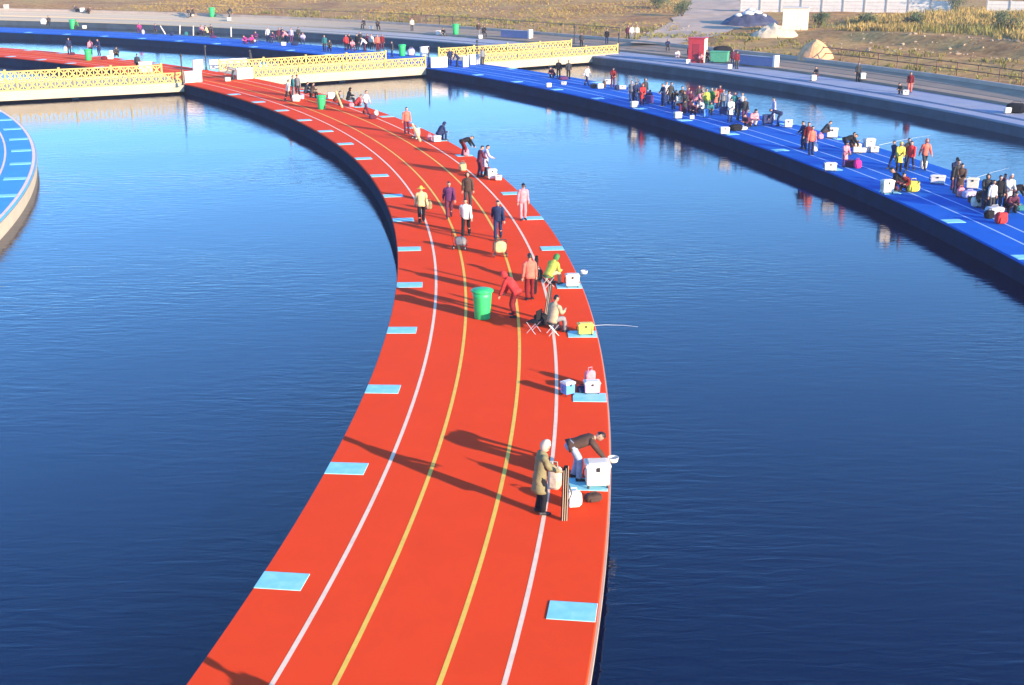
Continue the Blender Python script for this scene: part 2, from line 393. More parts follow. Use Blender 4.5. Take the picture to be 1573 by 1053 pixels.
def spots(n, seed, a0, a1, r0, r1, thr, sc=0.09):
    rn = random.Random(seed); out = []
    while len(out) < n:
        p = P(rn.uniform(r0, r1), rn.uniform(a0, a1))
        if noise.noise(Vector((p.x * sc, p.y * sc, seed))) + rn.uniform(-0.25, 0.25) < thr: continue
        q = p - at(1088, 28, 1.5); 
        if abs(p.x / max(p.y, 1) - 0.152) < 0.026 and p.y > 165: continue
        p.z = land_z(p.x, p.y); out.append(p)
    return out
M_STRAW = mat('dry_grass', (0.42, 0.29, 0.10), 0.9, var=0.35, scale=0.15, spec=0.1)
M_GRN = mat('olive_weeds', (0.25, 0.22, 0.065), 0.9, var=0.4, scale=0.2, spec=0.1)
grass('dry_grass', spots(9000, 21, 14, 36, 213, 250, -0.05), M_STRAW, 'tall straw coloured grass before the panel wall', 0.75, 0.6, 100)
grass('green_weeds', spots(1500, 22, 14, 36, 214, 250, 0.10), M_GRN, 'olive green weeds among the dry grass', 0.85, 0.9, 200)
grass('field_grass', spots(9000, 23, 36, 70, 197, 262, 0.02, 0.05), M_STRAW, 'short dry grass over the brown field', 0.22, 0.4, 300)
grass('bank_weeds', spots(1500, 24, 14, 60, 193.6, 206, 0.05, 0.2), M_GRN, 'thin weeds along the top of the bank', 0.4, 0.5, 400)

def shrub(px, py, h, w, label, seed):
    p = on(px, py); root = empty('shrub', p); tag(root, label, 'shrub', 'shrubs on the dry land'); rn = random.Random(seed)
    bm = bmesh.new()
    for k in range(7):
        a = rn.uniform(0, 6.28); t = Vector((math.cos(a) * w * rn.uniform(0.2, 0.45), math.sin(a) * w * rn.uniform(0.2, 0.45), h * rn.uniform(0.6, 0.9)))
        tube(bm, [(0, 0, -0.1), t * 0.5 + Vector((0, 0, h * 0.1)), t], [0.05, 0.03, 0.012], 5)
    link('stem', from_bm('stem', bm), mat('shrub_bark', (0.10, 0.07, 0.05), 0.9), root)
    vs, fs = [], []
    cl = [Vector((rn.gauss(0, w * 0.24), rn.gauss(0, w * 0.24), h * rn.uniform(0.35, 0.95))) for _ in range(14)]
    for c in cl:
        for _ in range(75):
            q = c + Vector((rn.gauss(0, 1), rn.gauss(0, 1), rn.gauss(0, 0.8))) * w * 0.12
            if q.z < 0.1: continue
            u = Vector((rn.gauss(0, 1), rn.gauss(0, 1), rn.gauss(0, 1))).normalized() * rn.uniform(0.06, 0.13); v = u.orthogonal() * 0.5; b = len(vs)
            vs += [q - u, q + v, q + u, q - v]; fs.append((b, b + 1, b + 2, b + 3))
    link('foliage', mesh('foliage', vs, fs), mat('shrub_leaf', (0.075, 0.10, 0.04), 0.8, var=0.4, scale=1.5), root)
for k, (px, py, h, w, lb) in enumerate(((1467, 22, 3.2, 3.0, 'tall dark green shrub filling the gap in the panel wall'), (1258, 42, 1.7, 2.0, 'olive shrub just right of the cream cabin'),
        (1330, 40, 1.4, 2.4, 'low green shrub in the grass left of the middle of the panel wall'), (1408, 42, 1.6, 2.4, 'bright olive shrub in the grass, middle of the panel wall'),
        (1545, 46, 1.8, 3.0, 'broad shrub in the grass at the right end of the panel wall'), (1048, 26, 2.0, 2.6, 'dark scrubby shrub on the left side of the dirt road'), (1010, 14, 1.8, 3.4, 'wide dark shrub furthest along the left of the dirt road'))):
    shrub(px, py, h, w, lb, 50 + k)

# ------------------------------------------------------------------ panel wall, cabin
def panel_wall(name, a, b, label, h=1.9, step=3.0):
    d = (b - a); L = d.length; d.normalize(); rz = math.atan2(d.y, d.x); root = empty(name, a); tag(root, label, 'wall')
    root.rotation_euler = (0, 0, rz)
    bm = bmesh.new()
    for k in range(4): bbox(bm, (step / 2, 0, h * (k + 0.5) / 4), (step - 0.2, 0.07 - 0.006 * (k % 2), h / 4 - 0.025), bev=0.01)
    pm = from_bm('panel', bm); bm = bmesh.new(); bbox(bm, (0, 0, h / 2 + 0.05), (0.2, 0.2, h + 0.3), bev=0.02); bbox(bm, (0, 0, h + 0.23), (0.26, 0.26, 0.08), bev=0.02); sm = from_bm('post', bm)
    n = int(L / step)
    mp = mat('panel_concrete', (0.74, 0.67, 0.58), 0.85, var=0.14, scale=0.4, dirt=(0.35, 0.31, 0.27), dscale=0.5, damt=0.6); ms = mat('post_concrete', (0.40, 0.38, 0.36), 0.9, var=0.2, scale=1)
    for k in range(n + 1):
        q = a + d * (k * step); zz = land_z(q.x, q.y) - a.z - 0.05
        link('post', sm, ms, root, (k * step, 0, zz))
        if k < n: link('panel', pm, mp, root, (k * step, 0, zz))
W0, W1 = Vector((33.5, 197, 0)), Vector((112, 159, 0))
gapA, gapB = None, None
dw = (W1 - W0).normalized()
for k in range(2000):
    q = W0 + dw * k * 0.05
    if gapA is None and q.x / q.y > 0.3345: gapA = q.copy()
    if gapB is None and q.x / q.y > 0.3535: gapB = q.copy()
for q in (W0, gapA, gapB, W1): q.z = land_z(q.x, q.y)
panel_wall('panel_wall', W0, gapA, 'long pale concrete panel wall running left from the green gap')
panel_wall('panel_wall', gapB, W1, 'short pale concrete panel wall at the top right corner')

def cabin():
    p = on(1221, 46); root = empty('cabin', p, R(-14)); tag(root, 'cream sheet metal cabin standing at the edge of the grass', 'cabin')
    m = mat('cream_sheet_metal', (0.74, 0.66, 0.50), 0.6, var=0.06, scale=1); bm = bmesh.new()
    w, d, h = 3.0, 2.2, 2.6
    for y, s in ((-d / 2, -1), (d / 2, 1)):
        n = 15
        for k in range(n): bbox(bm, (-w / 2 + (k + 0.5) * w / n, y + s * (0.015 if k % 2 else 0), h / 2), (w / n - 0.002, 0.05, h))
    for x, s in ((-w / 2, -1), (w / 2, 1)):
        for k in range(9): bbox(bm, (x + s * (0.015 if k % 2 else 0), -d / 2 + 0.03 + (k + 0.5) * (d - 0.06) / 9, h / 2), (0.05, (d - 0.06) / 9 - 0.002, h))
    link('wall', from_bm('wall', bm), m, root)
    bm = bmesh.new(); bbox(bm, (0, 0, h + 0.06), (w + 0.25, d + 0.25, 0.12), bev=0.02); link('roof', from_bm('roof', bm), mat('cabin_roof', (0.5, 0.45, 0.38), 0.7), root)
    bm = bmesh.new(); bbox(bm, (-w / 2 - 0.05, 0.1, 1.0), (0.05, 0.85, 2.0), bev=0.01); dr = link('door', from_bm('door', bm), mat('cabin_door', (0.35, 0.34, 0.33), 0.6), root)
    bm = bmesh.new(); bbox(bm, (-w / 2 - 0.09, -0.22, 1.0), (0.04, 0.05, 0.14), bev=0.01); link('handle', from_bm('handle', bm), mat('dark_metal', (0.05, 0.05, 0.055), 0.5, metal=0.6), dr)
    bm = bmesh.new(); bbox(bm, (0, 0, -0.1), (w + 0.1, d + 0.1, 0.22)); link('base', from_bm('base', bm), M_CONC, root)
cabin()

# ------------------------------------------------------------------ bridges with lattice railings
M_DMET = mat('dark_metal', (0.05, 0.05, 0.055), 0.5, metal=0.6)
def railing(parent, a, L, dirv, nv, off, cells_m):
    """posts, rails and lattice panels along one side of a bridge, local to the bridge root"""
    y = off; h = 0.98; nb = max(1, round(L / 5.2)); bay = L / nb
    bm = bmesh.new()
    for z, t in ((0.16, 0.10), (h, 0.12)): bbox(bm, (L / 2, y, z), (L, 0.11, t), bev=0.01)
    rl = link('railing', from_bm('railing', bm), M_RAIL, parent)
    bm = bmesh.new(); bbox(bm, (0, 0, h / 2 + 0.06), (0.17, 0.17, h + 0.18), bev=0.015); bbox(bm, (0, 0, h + 0.17), (0.22, 0.22, 0.06), bev=0.01); pm = from_bm('post', bm)
    n = max(3, round((bay - 0.17) / cells_m)); c = (bay - 0.17) / n; bm = bmesh.new(); z0, z1 = 0.21, h - 0.06
    for k in range(n):
        x0 = 0.085 + k * c; x1 = x0 + c
        for (xa, za, xb, zb, dy) in ((x0, z0, x1, z1, -0.012), (x0, z1, x1, z0, 0.012)):
            v = Vector((xb - xa, 0, zb - za)); rot = Matrix.Rotation(-math.atan2(v.z, v.x), 3, 'Y')
            bbox(bm, ((xa + xb) / 2, dy, (za + zb) / 2), (v.length - 0.02, 0.03, 0.115), rot=rot)
        if k: bbox(bm, (x0, 0, (z0 + z1) / 2), (0.09, 0.055, z1 - z0))
        bbox(bm, ((x0 + x1) / 2, 0, (z0 + z1) / 2), (0.07, 0.052, z1 - z0))
    lm = from_bm('lattice_panel', bm)
    for k in range(nb + 1): link('post', pm, M_RAIL, rl, (k * bay, y, 0))
    for k in range(nb): link('lattice_panel', lm, M_RAIL, rl, (k * bay, y, 0))
def bridge(a, b, w, label, cells_m=0.78):
    a, b = Vector((*a, 0)), Vector((*b, 0)); d = (b - a); L = d.length; rz = math.atan2(d.y, d.x)
    root = empty('footbridge', a, rz); tag(root, label, 'bridge', 'footbridges between the ring decks')
    bm = bmesh.new(); bbox(bm, (L / 2, w / 2, -0.16), (L + 0.5, w, 0.36)); link('deck', from_bm('deck', bm), M_CONC, root)
    bm = bmesh.new()
    bbox(bm, (L / 2, 0, -0.29), (L + 0.1, 0.30, 0.82), bev=0.03); gm = from_bm('girder', bm)
    for y in (-0.06, w + 0.06): link('girder', gm, M_CONC, root, (0, y, 0))
    bm = bmesh.new()
    bbox(bm, (0, 0, -1.2), (0.6, 0.6, 1.9), bev=0.03); pm = from_bm('pier', bm)
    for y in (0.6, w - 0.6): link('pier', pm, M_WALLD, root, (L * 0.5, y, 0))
    railing(root, a, L, None, None, -0.02, cells_m); railing(root, a, L, None, None, w + 0.02, cells_m)
bridge((-47.0, 111.9), (-30.1, 120.65), 8.2, 'leftmost footbridge with yellow lattice railings, left of the red deck')
bridge((-24.4, 125.1), (-8.9, 135.85), 8.2, 'middle footbridge with yellow lattice railings between red and blue decks')
bridge((-3.1, 140.2), (12.0, 151.75), 8.2, 'right footbridge with yellow lattice railings running from blue deck to bank')

def parapet(pa, pb, label, h=1.0):
    a, b = at(*pa), at(*pb); d = b - a; L = max(d.length, 0.4); rz = math.atan2(d.y, d.x)
    root = empty('parapet_wall', a, rz); tag(root, label, 'wall', 'white parapet walls beside the footbridges')
    bm = bmesh.new(); bbox(bm, (L / 2, 0, h / 2 - 0.02), (L, 0.22, h - 0.06), bev=0.02); link('wall', from_bm('wall', bm), M_WHITEW, root)
    bm = bmesh.new(); bbox(bm, (L / 2, 0, h + 0.0), (L + 0.06, 0.30, 0.09), bev=0.015); link('coping', from_bm('coping', bm), M_WHITEW, root)
parapet((284, 128), (310, 126), 'white parapet wall at the near left corner of the red deck crossing')
parapet((364, 122.5), (389, 121), 'white parapet wall at the near right corner of the red deck crossing')
parapet((214, 112), (234, 111), 'white parapet wall at the far left corner of the red deck crossing')
parapet((297, 109), (312, 107.5), 'short white parapet wall at the far side of the red deck crossing')
parapet((322, 107), (383, 103.5), 'long low grey white parapet wall behind the red deck crossing', 0.9)
parapet((662, 104.5), (687, 103.5), 'white parapet wall on the near left end of the blue deck')
parapet((711, 103.5), (719, 103), 'narrow white parapet block in the middle of the blue deck end')
parapet((722, 100), (736, 99), 'white parapet block beside the person at the right footbridge')
parapet((646, 87), (658, 86), 'white parapet wall at the far left of the blue deck crossing')
def lamp_post(px, py, h, label):
    p = on(px, py); root = empty('slim_post', p); tag(root, label, 'post', 'slim dark posts by the footbridges')
    bm = bmesh.new(); lathe(bm, [(0.11, 0), (0.11, 0.25), (0.075, 0.3), (0.06, h - 0.1), (0.06, h)], 10); link('pole', from_bm('pole', bm), M_DMET, root)
    bm = bmesh.new(); bbox(bm, (0, 0, 0.012), (0.36, 0.36, 0.03), bev=0.005); link('base_plate', from_bm('base_plate', bm), M_DMET, root)
    bm = bmesh.new(); lathe(bm, [(0.07, h), (0.12, h + 0.04), (0.12, h + 0.2), (0.04, h + 0.28)], 10); link('cap', from_bm('cap', bm), M_DMET, root)
lamp_post(281, 131, 2.5, 'dark slim post at the near left edge of the red deck crossing')
lamp_post(317, 108, 2.2, 'dark slim post behind the red deck crossing')
lamp_post(659, 104, 1.8, 'dark slim post at the left end of the blue deck')
lamp_post(733, 88, 1.6, 'dark slim post at the left end of the right footbridge')
lamp_post(950, 82, 2.0, 'dark slim post where the right footbridge meets the bank')
lamp_post(882, 68, 1.9, 'dark slim post halfway along the right footbridge')

# ------------------------------------------------------------------ railings along the top of the bank
def bank_fence(a0, a1, r, label, m, hh, step, rails):
    root = empty('bank_railing', P(r, a0, 0)); tag(root, label, 'railing'); o0 = P(r, a0, 0)
    n = int(math.radians(abs(a1 - a0)) * r / step); zs = []
    bm = bmesh.new(); bbox(bm, (0, 0, hh / 2 - 0.1), (0.09, 0.09, hh + 0.2), bev=0.01); pm = from_bm('post', bm); pts = []
    for k in range(n + 1):
        q = P(r, a0 + (a1 - a0) * k / n); q.z = land_z(q.x, q.y); pts.append(q); o = link('post', pm, m, root, q - o0); o.rotation_euler = (0, 0, R(a0 + (a1 - a0) * k / n))
    for z in rails:
        bm = bmesh.new(); tube(bm, [q - o0 + Vector((0, 0, z * hh)) for q in pts], 0.045, 6); link('rail', from_bm('rail', bm), m, root)
bank_fence(29.5, 6, 194.6, 'brown timber railing along the right bank', mat('brown_timber', (0.16, 0.085, 0.05), 0.8, var=0.2, scale=2), 1.25, 2.6, (0.95, 0.5))
bank_fence(70, 38.5, 194.4, 'thin brown post railing along the left bank', mat('rusty_post', (0.20, 0.13, 0.09), 0.8, var=0.2, scale=2), 1.3, 2.6, (0.97,))

# ------------------------------------------------------------------ people: poses from two-bone joints, grown with a skin surface
def ik(a, b, l1, l2, pole):
    d = b - a; L = min(d.length, (l1 + l2) * 0.999); d.normalize(); x = (l1 * l1 - l2 * l2 + L * L) / (2 * L)
    h = math.sqrt(max(0.0, l1 * l1 - x * x)); p = pole - d * pole.dot(d)
    p = p.normalized() if p.length > 1e-4 else d.orthogonal().normalized()
    return a + d * x + p * h, a + d * L
def skin(name, pts, edges, root):
    me = bpy.data.meshes.new('t'); me.from_pydata([p for p, _ in pts], edges, []); me.update()
    o = bpy.data.objects.new('t', me); COL.objects.link(o)
    md = o.modifiers.new('s', 'SKIN'); md.use_smooth_shade = True; md.branch_smoothing = 0.6
    sk = me.skin_vertices[0].data
    for i, (_, r) in enumerate(pts): sk[i].radius = r if isinstance(r, tuple) else (r, r); sk[i].use_root = (i == root)
    sb = o.modifiers.new('u', 'SUBSURF'); sb.levels = 1; sb.render_levels = 1
    dg = bpy.context.evaluated_depsgraph_get(); ev = o.evaluated_get(dg)
    out = bpy.data.meshes.new_from_object(ev); out.name = name; out.polygons.foreach_set('use_smooth', [True] * len(out.polygons))
    bpy.data.objects.remove(o); bpy.data.meshes.remove(me)
    return out
def hand(bm, w, d, side):
    d = d.normalized(); s = Vector((1, 0, 0)); s = (s - d * s.dot(d)); s = s.normalized() if s.length > 0.05 else Vector((0, 1, 0)); n = s.cross(d) * side
    tube(bm, [w, w + d * 0.05, w + d * 0.095], [0.027, 0.034, 0.030], 6)
    for k, (L, o) in enumerate(((0.065, -0.026), (0.078, -0.009), (0.074, 0.009), (0.058, 0.025))):
        b = w + d * 0.088 + s * o; tube(bm, [b, b + d * L * 0.55 + n * 0.008, b + d * L * 0.85 + n * 0.034], [0.0095, 0.009, 0.006], 5)
    b = w + d * 0.03 - s * 0.03; tube(bm, [b, b + d * 0.035 - s * 0.025 + n * 0.008, b + d * 0.066 - s * 0.026 + n * 0.02], [0.011, 0.010, 0.007], 5)
def smooth_path(pts, rad, k=4):
    P_, R_ = [], []
    for i in range(len(pts) - 1):
        p1, p2 = pts[i], pts[i + 1]
        for j in range(k):
            t = j / k
            P_.append(p1.lerp(p2, t))
            R_.append(rad[i] * (1 - t) + rad[i + 1] * t)
    P_.append(pts[-1]); R_.append(rad[-1])
    for _ in range(2):                                   # round the joints
        P_ = [P_[0]] + [(P_[i - 1] + P_[i] * 2 + P_[i + 1]) / 4 for i in range(1, len(P_) - 1)] + [P_[-1]]
    return P_, R_
def loft(bm, rings, n=16):
    """rings of (centre, x half width, depth half width, depth axis)"""
    R_ = []
    for c, rx, ry, ax in rings:
        R_.append([bm.verts.new(c + Vector((1, 0, 0)) * rx * math.copysign(abs(math.cos(2 * math.pi * k / n)) ** 0.85, math.cos(2 * math.pi * k / n)) + ax * ry * math.sin(2 * math.pi * k / n)) for k in range(n)])
    for i in range(len(R_) - 1):
        for k in range(n): bm.faces.new((R_[i][k], R_[i][(k + 1) % n], R_[i + 1][(k + 1) % n], R_[i + 1][k]))
    bm.faces.new(R_[0][::-1]); bm.faces.new(R_[-1])
def wrinkle(bm, amp, sc):
    bm.normal_update()
    for v in bm.verts: v.co += v.normal * amp * noise.noise(Vector((v.co.x * sc, v.co.y * sc, v.co.z * sc * 1.8)))
def clothes(pel, s, neck, J, coat):
    ax = Vector((0, s.z, -s.y)); Y = Vector((0, 1, 0)); dn = Vector((0, 0, -1))
    bm = bmesh.new(); rings = []
    if coat:
        for k in range(4):
            t = coat * (1 - k / 4); rings.append((pel - s * 0.08 + dn * t, 0.215 - 0.01 * k, 0.175 - 0.01 * k, Y))
    for t, rx, ry in ((-0.10, .190, .150), (-0.02, .190, .148), (0.08, .180, .138), (0.18, .178, .132), (0.28, .188, .134), (0.37, .198, .132), (0.44, .190, .118), (0.49, .150, .100), (0.525, .090, .085), (0.56, .072, .075)):
        rings.append((pel + s * t + (s * 0), rx, ry, ax))
    loft(bm, rings)
    for q in (-1, 1):
        sh, el, wr = J[q][:3]; ps, rs = smooth_path([sh - Vector((0.07 * q, 0, 0)) - s * 0.03, sh - s * 0.025, el, wr], [0.070, 0.078, 0.066, 0.050]); tube(bm, ps, rs, 10)
    fix(bm); wrinkle(bm, 0.022, 9); jk = from_bm('jacket', bm, True)
    bm = bmesh.new(); h = (s + Vector((0, 0, 1))).normalized(); axh = Vector((0, h.z, -h.y))
    loft(bm, [(pel - h * 0.15, .06, .06, axh), (pel - h * 0.12, .125, .105, axh), (pel - h * 0.05, .168, .128, axh), (pel + h * 0.02, .168, .128, axh), (pel + h * 0.10, .150, .115, axh)])
    for q in (-1, 1):
        hp, kn, an = J[q][3:]; ps, rs = smooth_path([hp, kn, an + Vector((0, 0, 0.01))], [0.098, 0.076, 0.066], 5); tube(bm, ps, rs, 10)
    fix(bm); wrinkle(bm, 0.018, 10); tr = from_bm('trousers', bm, True)
    return jk, tr
POSES = {}
M_SKIN = mat('skin', (0.45, 0.25, 0.17), 0.6, var=0.06, scale=8); M_EYE = mat('eye_dark', (0.02, 0.015, 0.012), 0.3); M_LIP = mat('lip', (0.36, 0.13, 0.11), 0.6)
def make_pose(key, pel, lean, tilt, hl, hr, fl, fr, coat=0.0):
    pel = Vector(pel); s = Vector((0, math.sin(R(lean)), math.cos(R(lean)))); X = Vector((1, 0, 0))
    mid, chest, neck = pel + s * 0.20, pel + s * 0.40, pel + s * 0.545
    h = Vector((0, math.sin(R(tilt)), math.cos(R(tilt)))); headc = neck + h * 0.135 + Vector((0, 0.02, 0)); fwd = Vector((0, math.cos(R(tilt)), -math.sin(R(tilt))))
    J = {}
    for q, hd, ft in ((-1, hl, fl), (1, hr, fr)):
        sh = pel + s * 0.475 + X * 0.185 * q; el, wr = ik(sh, Vector(hd), 0.29, 0.26, Vector((0.35 * q, -0.8, -0.5)))
        hp = pel + X * 0.095 * q; kn, an = ik(hp, Vector(ft), 0.43, 0.42, Vector((0.12 * q, 1, 0.15)))
        J[q] = (sh, el, wr, hp, kn, an)
    a, b = J[-1], J[1]
    body = skin('body', [(pel, 0.105), (mid, 0.11), (chest, (0.15, 0.105)), (neck, 0.06), (neck + h * 0.07, 0.055),
        (a[0], 0.055), (a[1], 0.042), (a[2], 0.03), (b[0], 0.055), (b[1], 0.042), (b[2], 0.03),
        (a[3], 0.085), (a[4], 0.058), (a[5], 0.042), (b[3], 0.085), (b[4], 0.058), (b[5], 0.042)],
        [(0, 1), (1, 2), (2, 3), (3, 4), (2, 5), (5, 6), (6, 7), (2, 8), (8, 9), (9, 10), (0, 11), (11, 12), (12, 13), (0, 14), (14, 15), (15, 16)], 0)
    bm = bmesh.new(); bm.from_mesh(body); n0 = len(bm.faces)
    Mh = Matrix.Translation(headc) @ Matrix.Rotation(-R(tilt), 4, 'X')
    r = bmesh.ops.create_uvsphere(bm, u_segments=14, v_segments=10, radius=1)
    for v in r['verts']:
        c = v.co.copy(); jaw = 1 - 0.22 * max(0, -c.z); c = Vector((c.x * 0.082 * jaw, c.y * 0.10 * jaw + (0.008 if c.z < 0 else 0), c.z * 0.124)); v.co = Mh @ c
    r = bmesh.ops.create_cone(bm, segments=5, radius1=0.018, radius2=0.006, depth=0.05, cap_ends=True)
    for v in r['verts']: v.co = Mh @ (Matrix.Rotation(R(-20), 4, 'X') @ v.co + Vector((0, 0.104, -0.012)))
    for q in (-1, 1):
        r = bmesh.ops.create_uvsphere(bm, u_segments=6, v_segments=5, radius=1)
        for v in r['verts']: v.co = Mh @ (Vector((v.co.x * 0.012, v.co.y * 0.022, v.co.z * 0.03)) + Vector((0.077 * q, -0.005, -0.005)))
        hand(bm, J[q][2], J[q][2] - J[q][1], q)
    e0 = len(bm.faces)
    for q in (-1, 1):
        r = bmesh.ops.create_uvsphere(bm, u_segments=6, v_segments=5, radius=0.012)
        for v in r['verts']: v.co = Mh @ (v.co + Vector((0.032 * q, 0.089, 0.012)))
    m0 = len(bm.faces); mv = bbox(bm, (0, 0, 0), (0.045, 0.012, 0.012))
    for v in mv: v.co = Mh @ (v.co + Vector((0, 0.094, -0.055)))
    bm.faces.ensure_lookup_table()
    for i, fc in enumerate(bm.faces): fc.material_index = 2 if i >= m0 else (1 if i >= e0 else 0)
    body = from_bm('body', bm, True)
    for m in (M_SKIN, M_EYE, M_LIP): body.materials.append(m)
    jk, tr = clothes(pel, s, neck, J, coat)
    shoes = []
    for q in (-1, 1):
        an = J[q][5]; bm = bmesh.new(); fl_ = max(an.z - 0.08, 0)
        tube(bm, [an + Vector((0, -0.07, -0.035)), an + Vector((0, -0.01, -0.025)), an + Vector((0.01 * q, 0.10, -0.042)), an + Vector((0.02 * q, 0.19, -0.052))], [0.036, 0.05, 0.044, 0.026], 8)
        for v in bm.verts: v.co.z = max(v.co.z, an.z - 0.079)
        shoes.append(from_bm('shoe', bm, True))
    def cap_mesh(kind):
        bm = bmesh.new(); r = bmesh.ops.create_uvsphere(bm, u_segments=14, v_segments=10, radius=1); dele = []
        if kind == 'hair':
            S, cut = (0.091, 0.109, 0.132), lambda c: c.z < 0.02 and c.y > -0.25 or c.z < -0.55 or (c.y > 0.55 and c.z < 0.45)
        elif kind == 'hood':
            S, cut = (0.112, 0.128, 0.150), lambda c: c.y > 0.62 and c.z < 0.75 or c.z < -0.93
        else: S, cut = (0.094, 0.112, 0.136), lambda c: c.z < 0.12
        dele = [v for v in r['verts'] if cut(v.co)]; bmesh.ops.delete(bm, geom=dele, context='VERTS')
        for v in bm.verts: v.co = Vector((v.co.x * S[0], v.co.y * S[1], v.co.z * S[2]))
        if kind == 'cap':
            rr = bmesh.ops.create_cone(bm, segments=12, radius1=0.075, radius2=0.07, depth=0.012, cap_ends=True)
            for v in rr['verts']: v.co += Vector((0, 0.115, 0.022))
        if kind == 'hat':
            lathe(bm, [(0.09, 0.02), (0.19, 0.0), (0.19, 0.012), (0.09, 0.035)], 16)
        bmesh.ops.transform(bm, matrix=Mh, verts=bm.verts)
        return from_bm('hood' if kind == 'hood' else 'hair' if kind == 'hair' else 'cap' if kind == 'cap' else 'hat', bm, True)
    POSES[key] = dict(body=body, jacket=jk, trousers=tr, shoes=shoes, caps={}, capf=cap_mesh)
make_pose('stand', (0, 0, .92), 3, 5, (-.27, .05, .76), (.27, .05, .76), (-.11, -.02, .08), (.11, .03, .08))
make_pose('coat', (0, 0, .92), 6, 22, (-.13, .36, 1.0), (.13, .38, 1.02), (-.11, -.02, .08), (.11, .03, .08), coat=0.30)
make_pose('fiddle', (0, 0, .92), 8, 30, (-.12, .38, 1.02), (.12, .38, 1.0), (-.12, -.04, .08), (.12, .03, .08))
make_pose('walk', (0, 0, .90), 6, 8, (-.26, .24, .82), (.26, -.2, .80), (-.1, -.27, .10), (.1, .29, .08))
make_pose('pull', (0, 0, .90), 10, 10, (-.26, .14, .80), (.28, -.36, .76), (-.1, -.25, .10), (.1, .27, .08))
make_pose('bend', (0, -.14, .88), 74, 78, (-.18, .62, .48), (.18, .66, .50), (-.13, -.06, .08), (.13, .02, .08))
make_pose('stoop', (0, -.08, .88), 42, 48, (-.18, .48, .62), (.18, .52, .58), (-.14, -.10, .08), (.13, .10, .08))
make_pose('sit', (0, 0, .50), 14, 18, (-.16, .42, .72), (.14, .44, .74), (-.15, .44, .08), (.15, .46, .08))
make_pose('hunch', (0, 0, .48), 38, 40, (-.14, .52, .50), (.14, .54, .52), (-.15, .40, .08), (.15, .43, .08))
make_pose('crouch', (0, -.12, .30), 40, 35, (-.12, .44, .40), (.12, .46, .42), (-.14, .08, .08), (.14, .10, .08))
make_pose('lift', (0, 0, .92), 4, 2, (-.27, .05, .76), (.30, .22, 1.52), (-.12, -.02, .08), (.12, .04, .08))
FAB = {'olive': (.22, .19, .10), 'black': (.014, .014, .018), 'brown': (.075, .045, .035), 'jeans': (.30, .36, .46), 'khaki': (.36, .31, .20), 'darkred': (.16, .015, .02),
       'red': (.55, .04, .04), 'coral': (.70, .16, .11), 'pink': (.72, .25, .28), 'magenta': (.55, .03, .20), 'tan': (.60, .45, .22), 'maroon': (.10, .025, .05), 'purple': (.10, .03, .10),
       'navy': (.02, .03, .085), 'white': (.74, .68, .60), 'cream': (.66, .58, .46), 'grey': (.20, .20, .21), 'green': (.05, .20, .06), 'lime': (.42, .46, .08), 'yellow': (.72, .55, .08),
       'teal': (.03, .16, .17), 'lavender': (.45, .40, .56), 'skyblue': (.30, .52, .70), 'charcoal': (.045, .045, .05), 'beige': (.52, .43, .33), 'lightgrey': (.48, .48, .50)}
def fab(c): return mat('fabric_' + c, FAB[c], 0.88, var=0.22, scale=7, bump=0.5, bscale=18, spec=0.15)
M_HAIR = mat('hair_black', (0.012, 0.010, 0.010), 0.5); M_SHOE = mat('shoe_dark', (0.03, 0.03, 0.035), 0.6)
def person(px, py, pose, face, jac, tro, head, label, group, sc=1.0, headcol=None):
    p = on(px, py); root = empty('person', p, R(face)); sc *= 1.03; root.scale = (sc, sc, sc); tag(root, label, 'person', group); q = POSES[pose]
    link('body', q['body'], None, root)
    for nm, me, c in (('jacket', q['jacket'], jac), ('trousers', q['trousers'], tro)):
        o = link(nm, me, None, root)
        if not me.materials: me.materials.append(fab(c))
        o.material_slots[0].link = 'OBJECT'; o.material_slots[0].material = fab(c)
    for me in q['shoes']: link('shoe', me, M_SHOE, root)
    if head not in q['caps']: q['caps'][head] = q['capf'](head)
    me = q['caps'][head]; m = M_HAIR if head == 'hair' else fab(headcol or jac)
    o = link(me.name.split('.')[0], me, None, root)
    if not me.materials: me.materials.append(m)
    o.material_slots[0].link = 'OBJECT'; o.material_slots[0].material = m
    return root

# ------------------------------------------------------------------ bins, boxes, bags, trolleys
M_GREEN = mat('green_plastic', (0.03, 0.46, 0.13), 0.45, var=0.06, scale=2)
def bin_meshes():
    bm = bmesh.new(); n = 28; prof = [(0.27, 0.0), (0.285, 0.03), (0.30, 0.35), (0.33, 0.80), (0.345, 0.98)]
    lathe(bm, prof, n)
    for v in bm.verts:
        a = math.atan2(v.co.y, v.co.x)
        if 0.2 < v.co.z < 0.9: v.co.xy *= 1 + 0.025 * math.cos(a * 7)
    body = from_bm('body', bm, True)
    bm = bmesh.new(); lathe(bm, [(0.35, 0.965), (0.40, 0.985), (0.405, 1.03), (0.385, 1.05), (0.34, 1.05)], n); rim = from_bm('rim', bm, True)
    bm = bmesh.new(); lathe(bm, [(0.338, 1.045), (0.30, 1.075), (0.15, 1.10), (0.02, 1.105)], n); lid = from_bm('lid', bm, True)
    bm = bmesh.new(); tube(bm, [(-0.09, 0.40, 0.90), (-0.09, 0.46, 0.90), (0.09, 0.46, 0.90), (0.09, 0.40, 0.90)], 0.016, 6); h1 = from_bm('handle', bm)
    return body, rim, lid, h1
BIN = bin_meshes()
def bin_(px, py, label, sc=1.0):
    root = empty('litter_bin', on(px, py), random.uniform(0, 6)); root.scale = (sc,) * 3; tag(root, label, 'bin', 'green litter bins')
    link('body', BIN[0], M_GREEN, root); link('rim', BIN[1], M_GREEN, root); link('lid', BIN[2], M_GREEN, root)
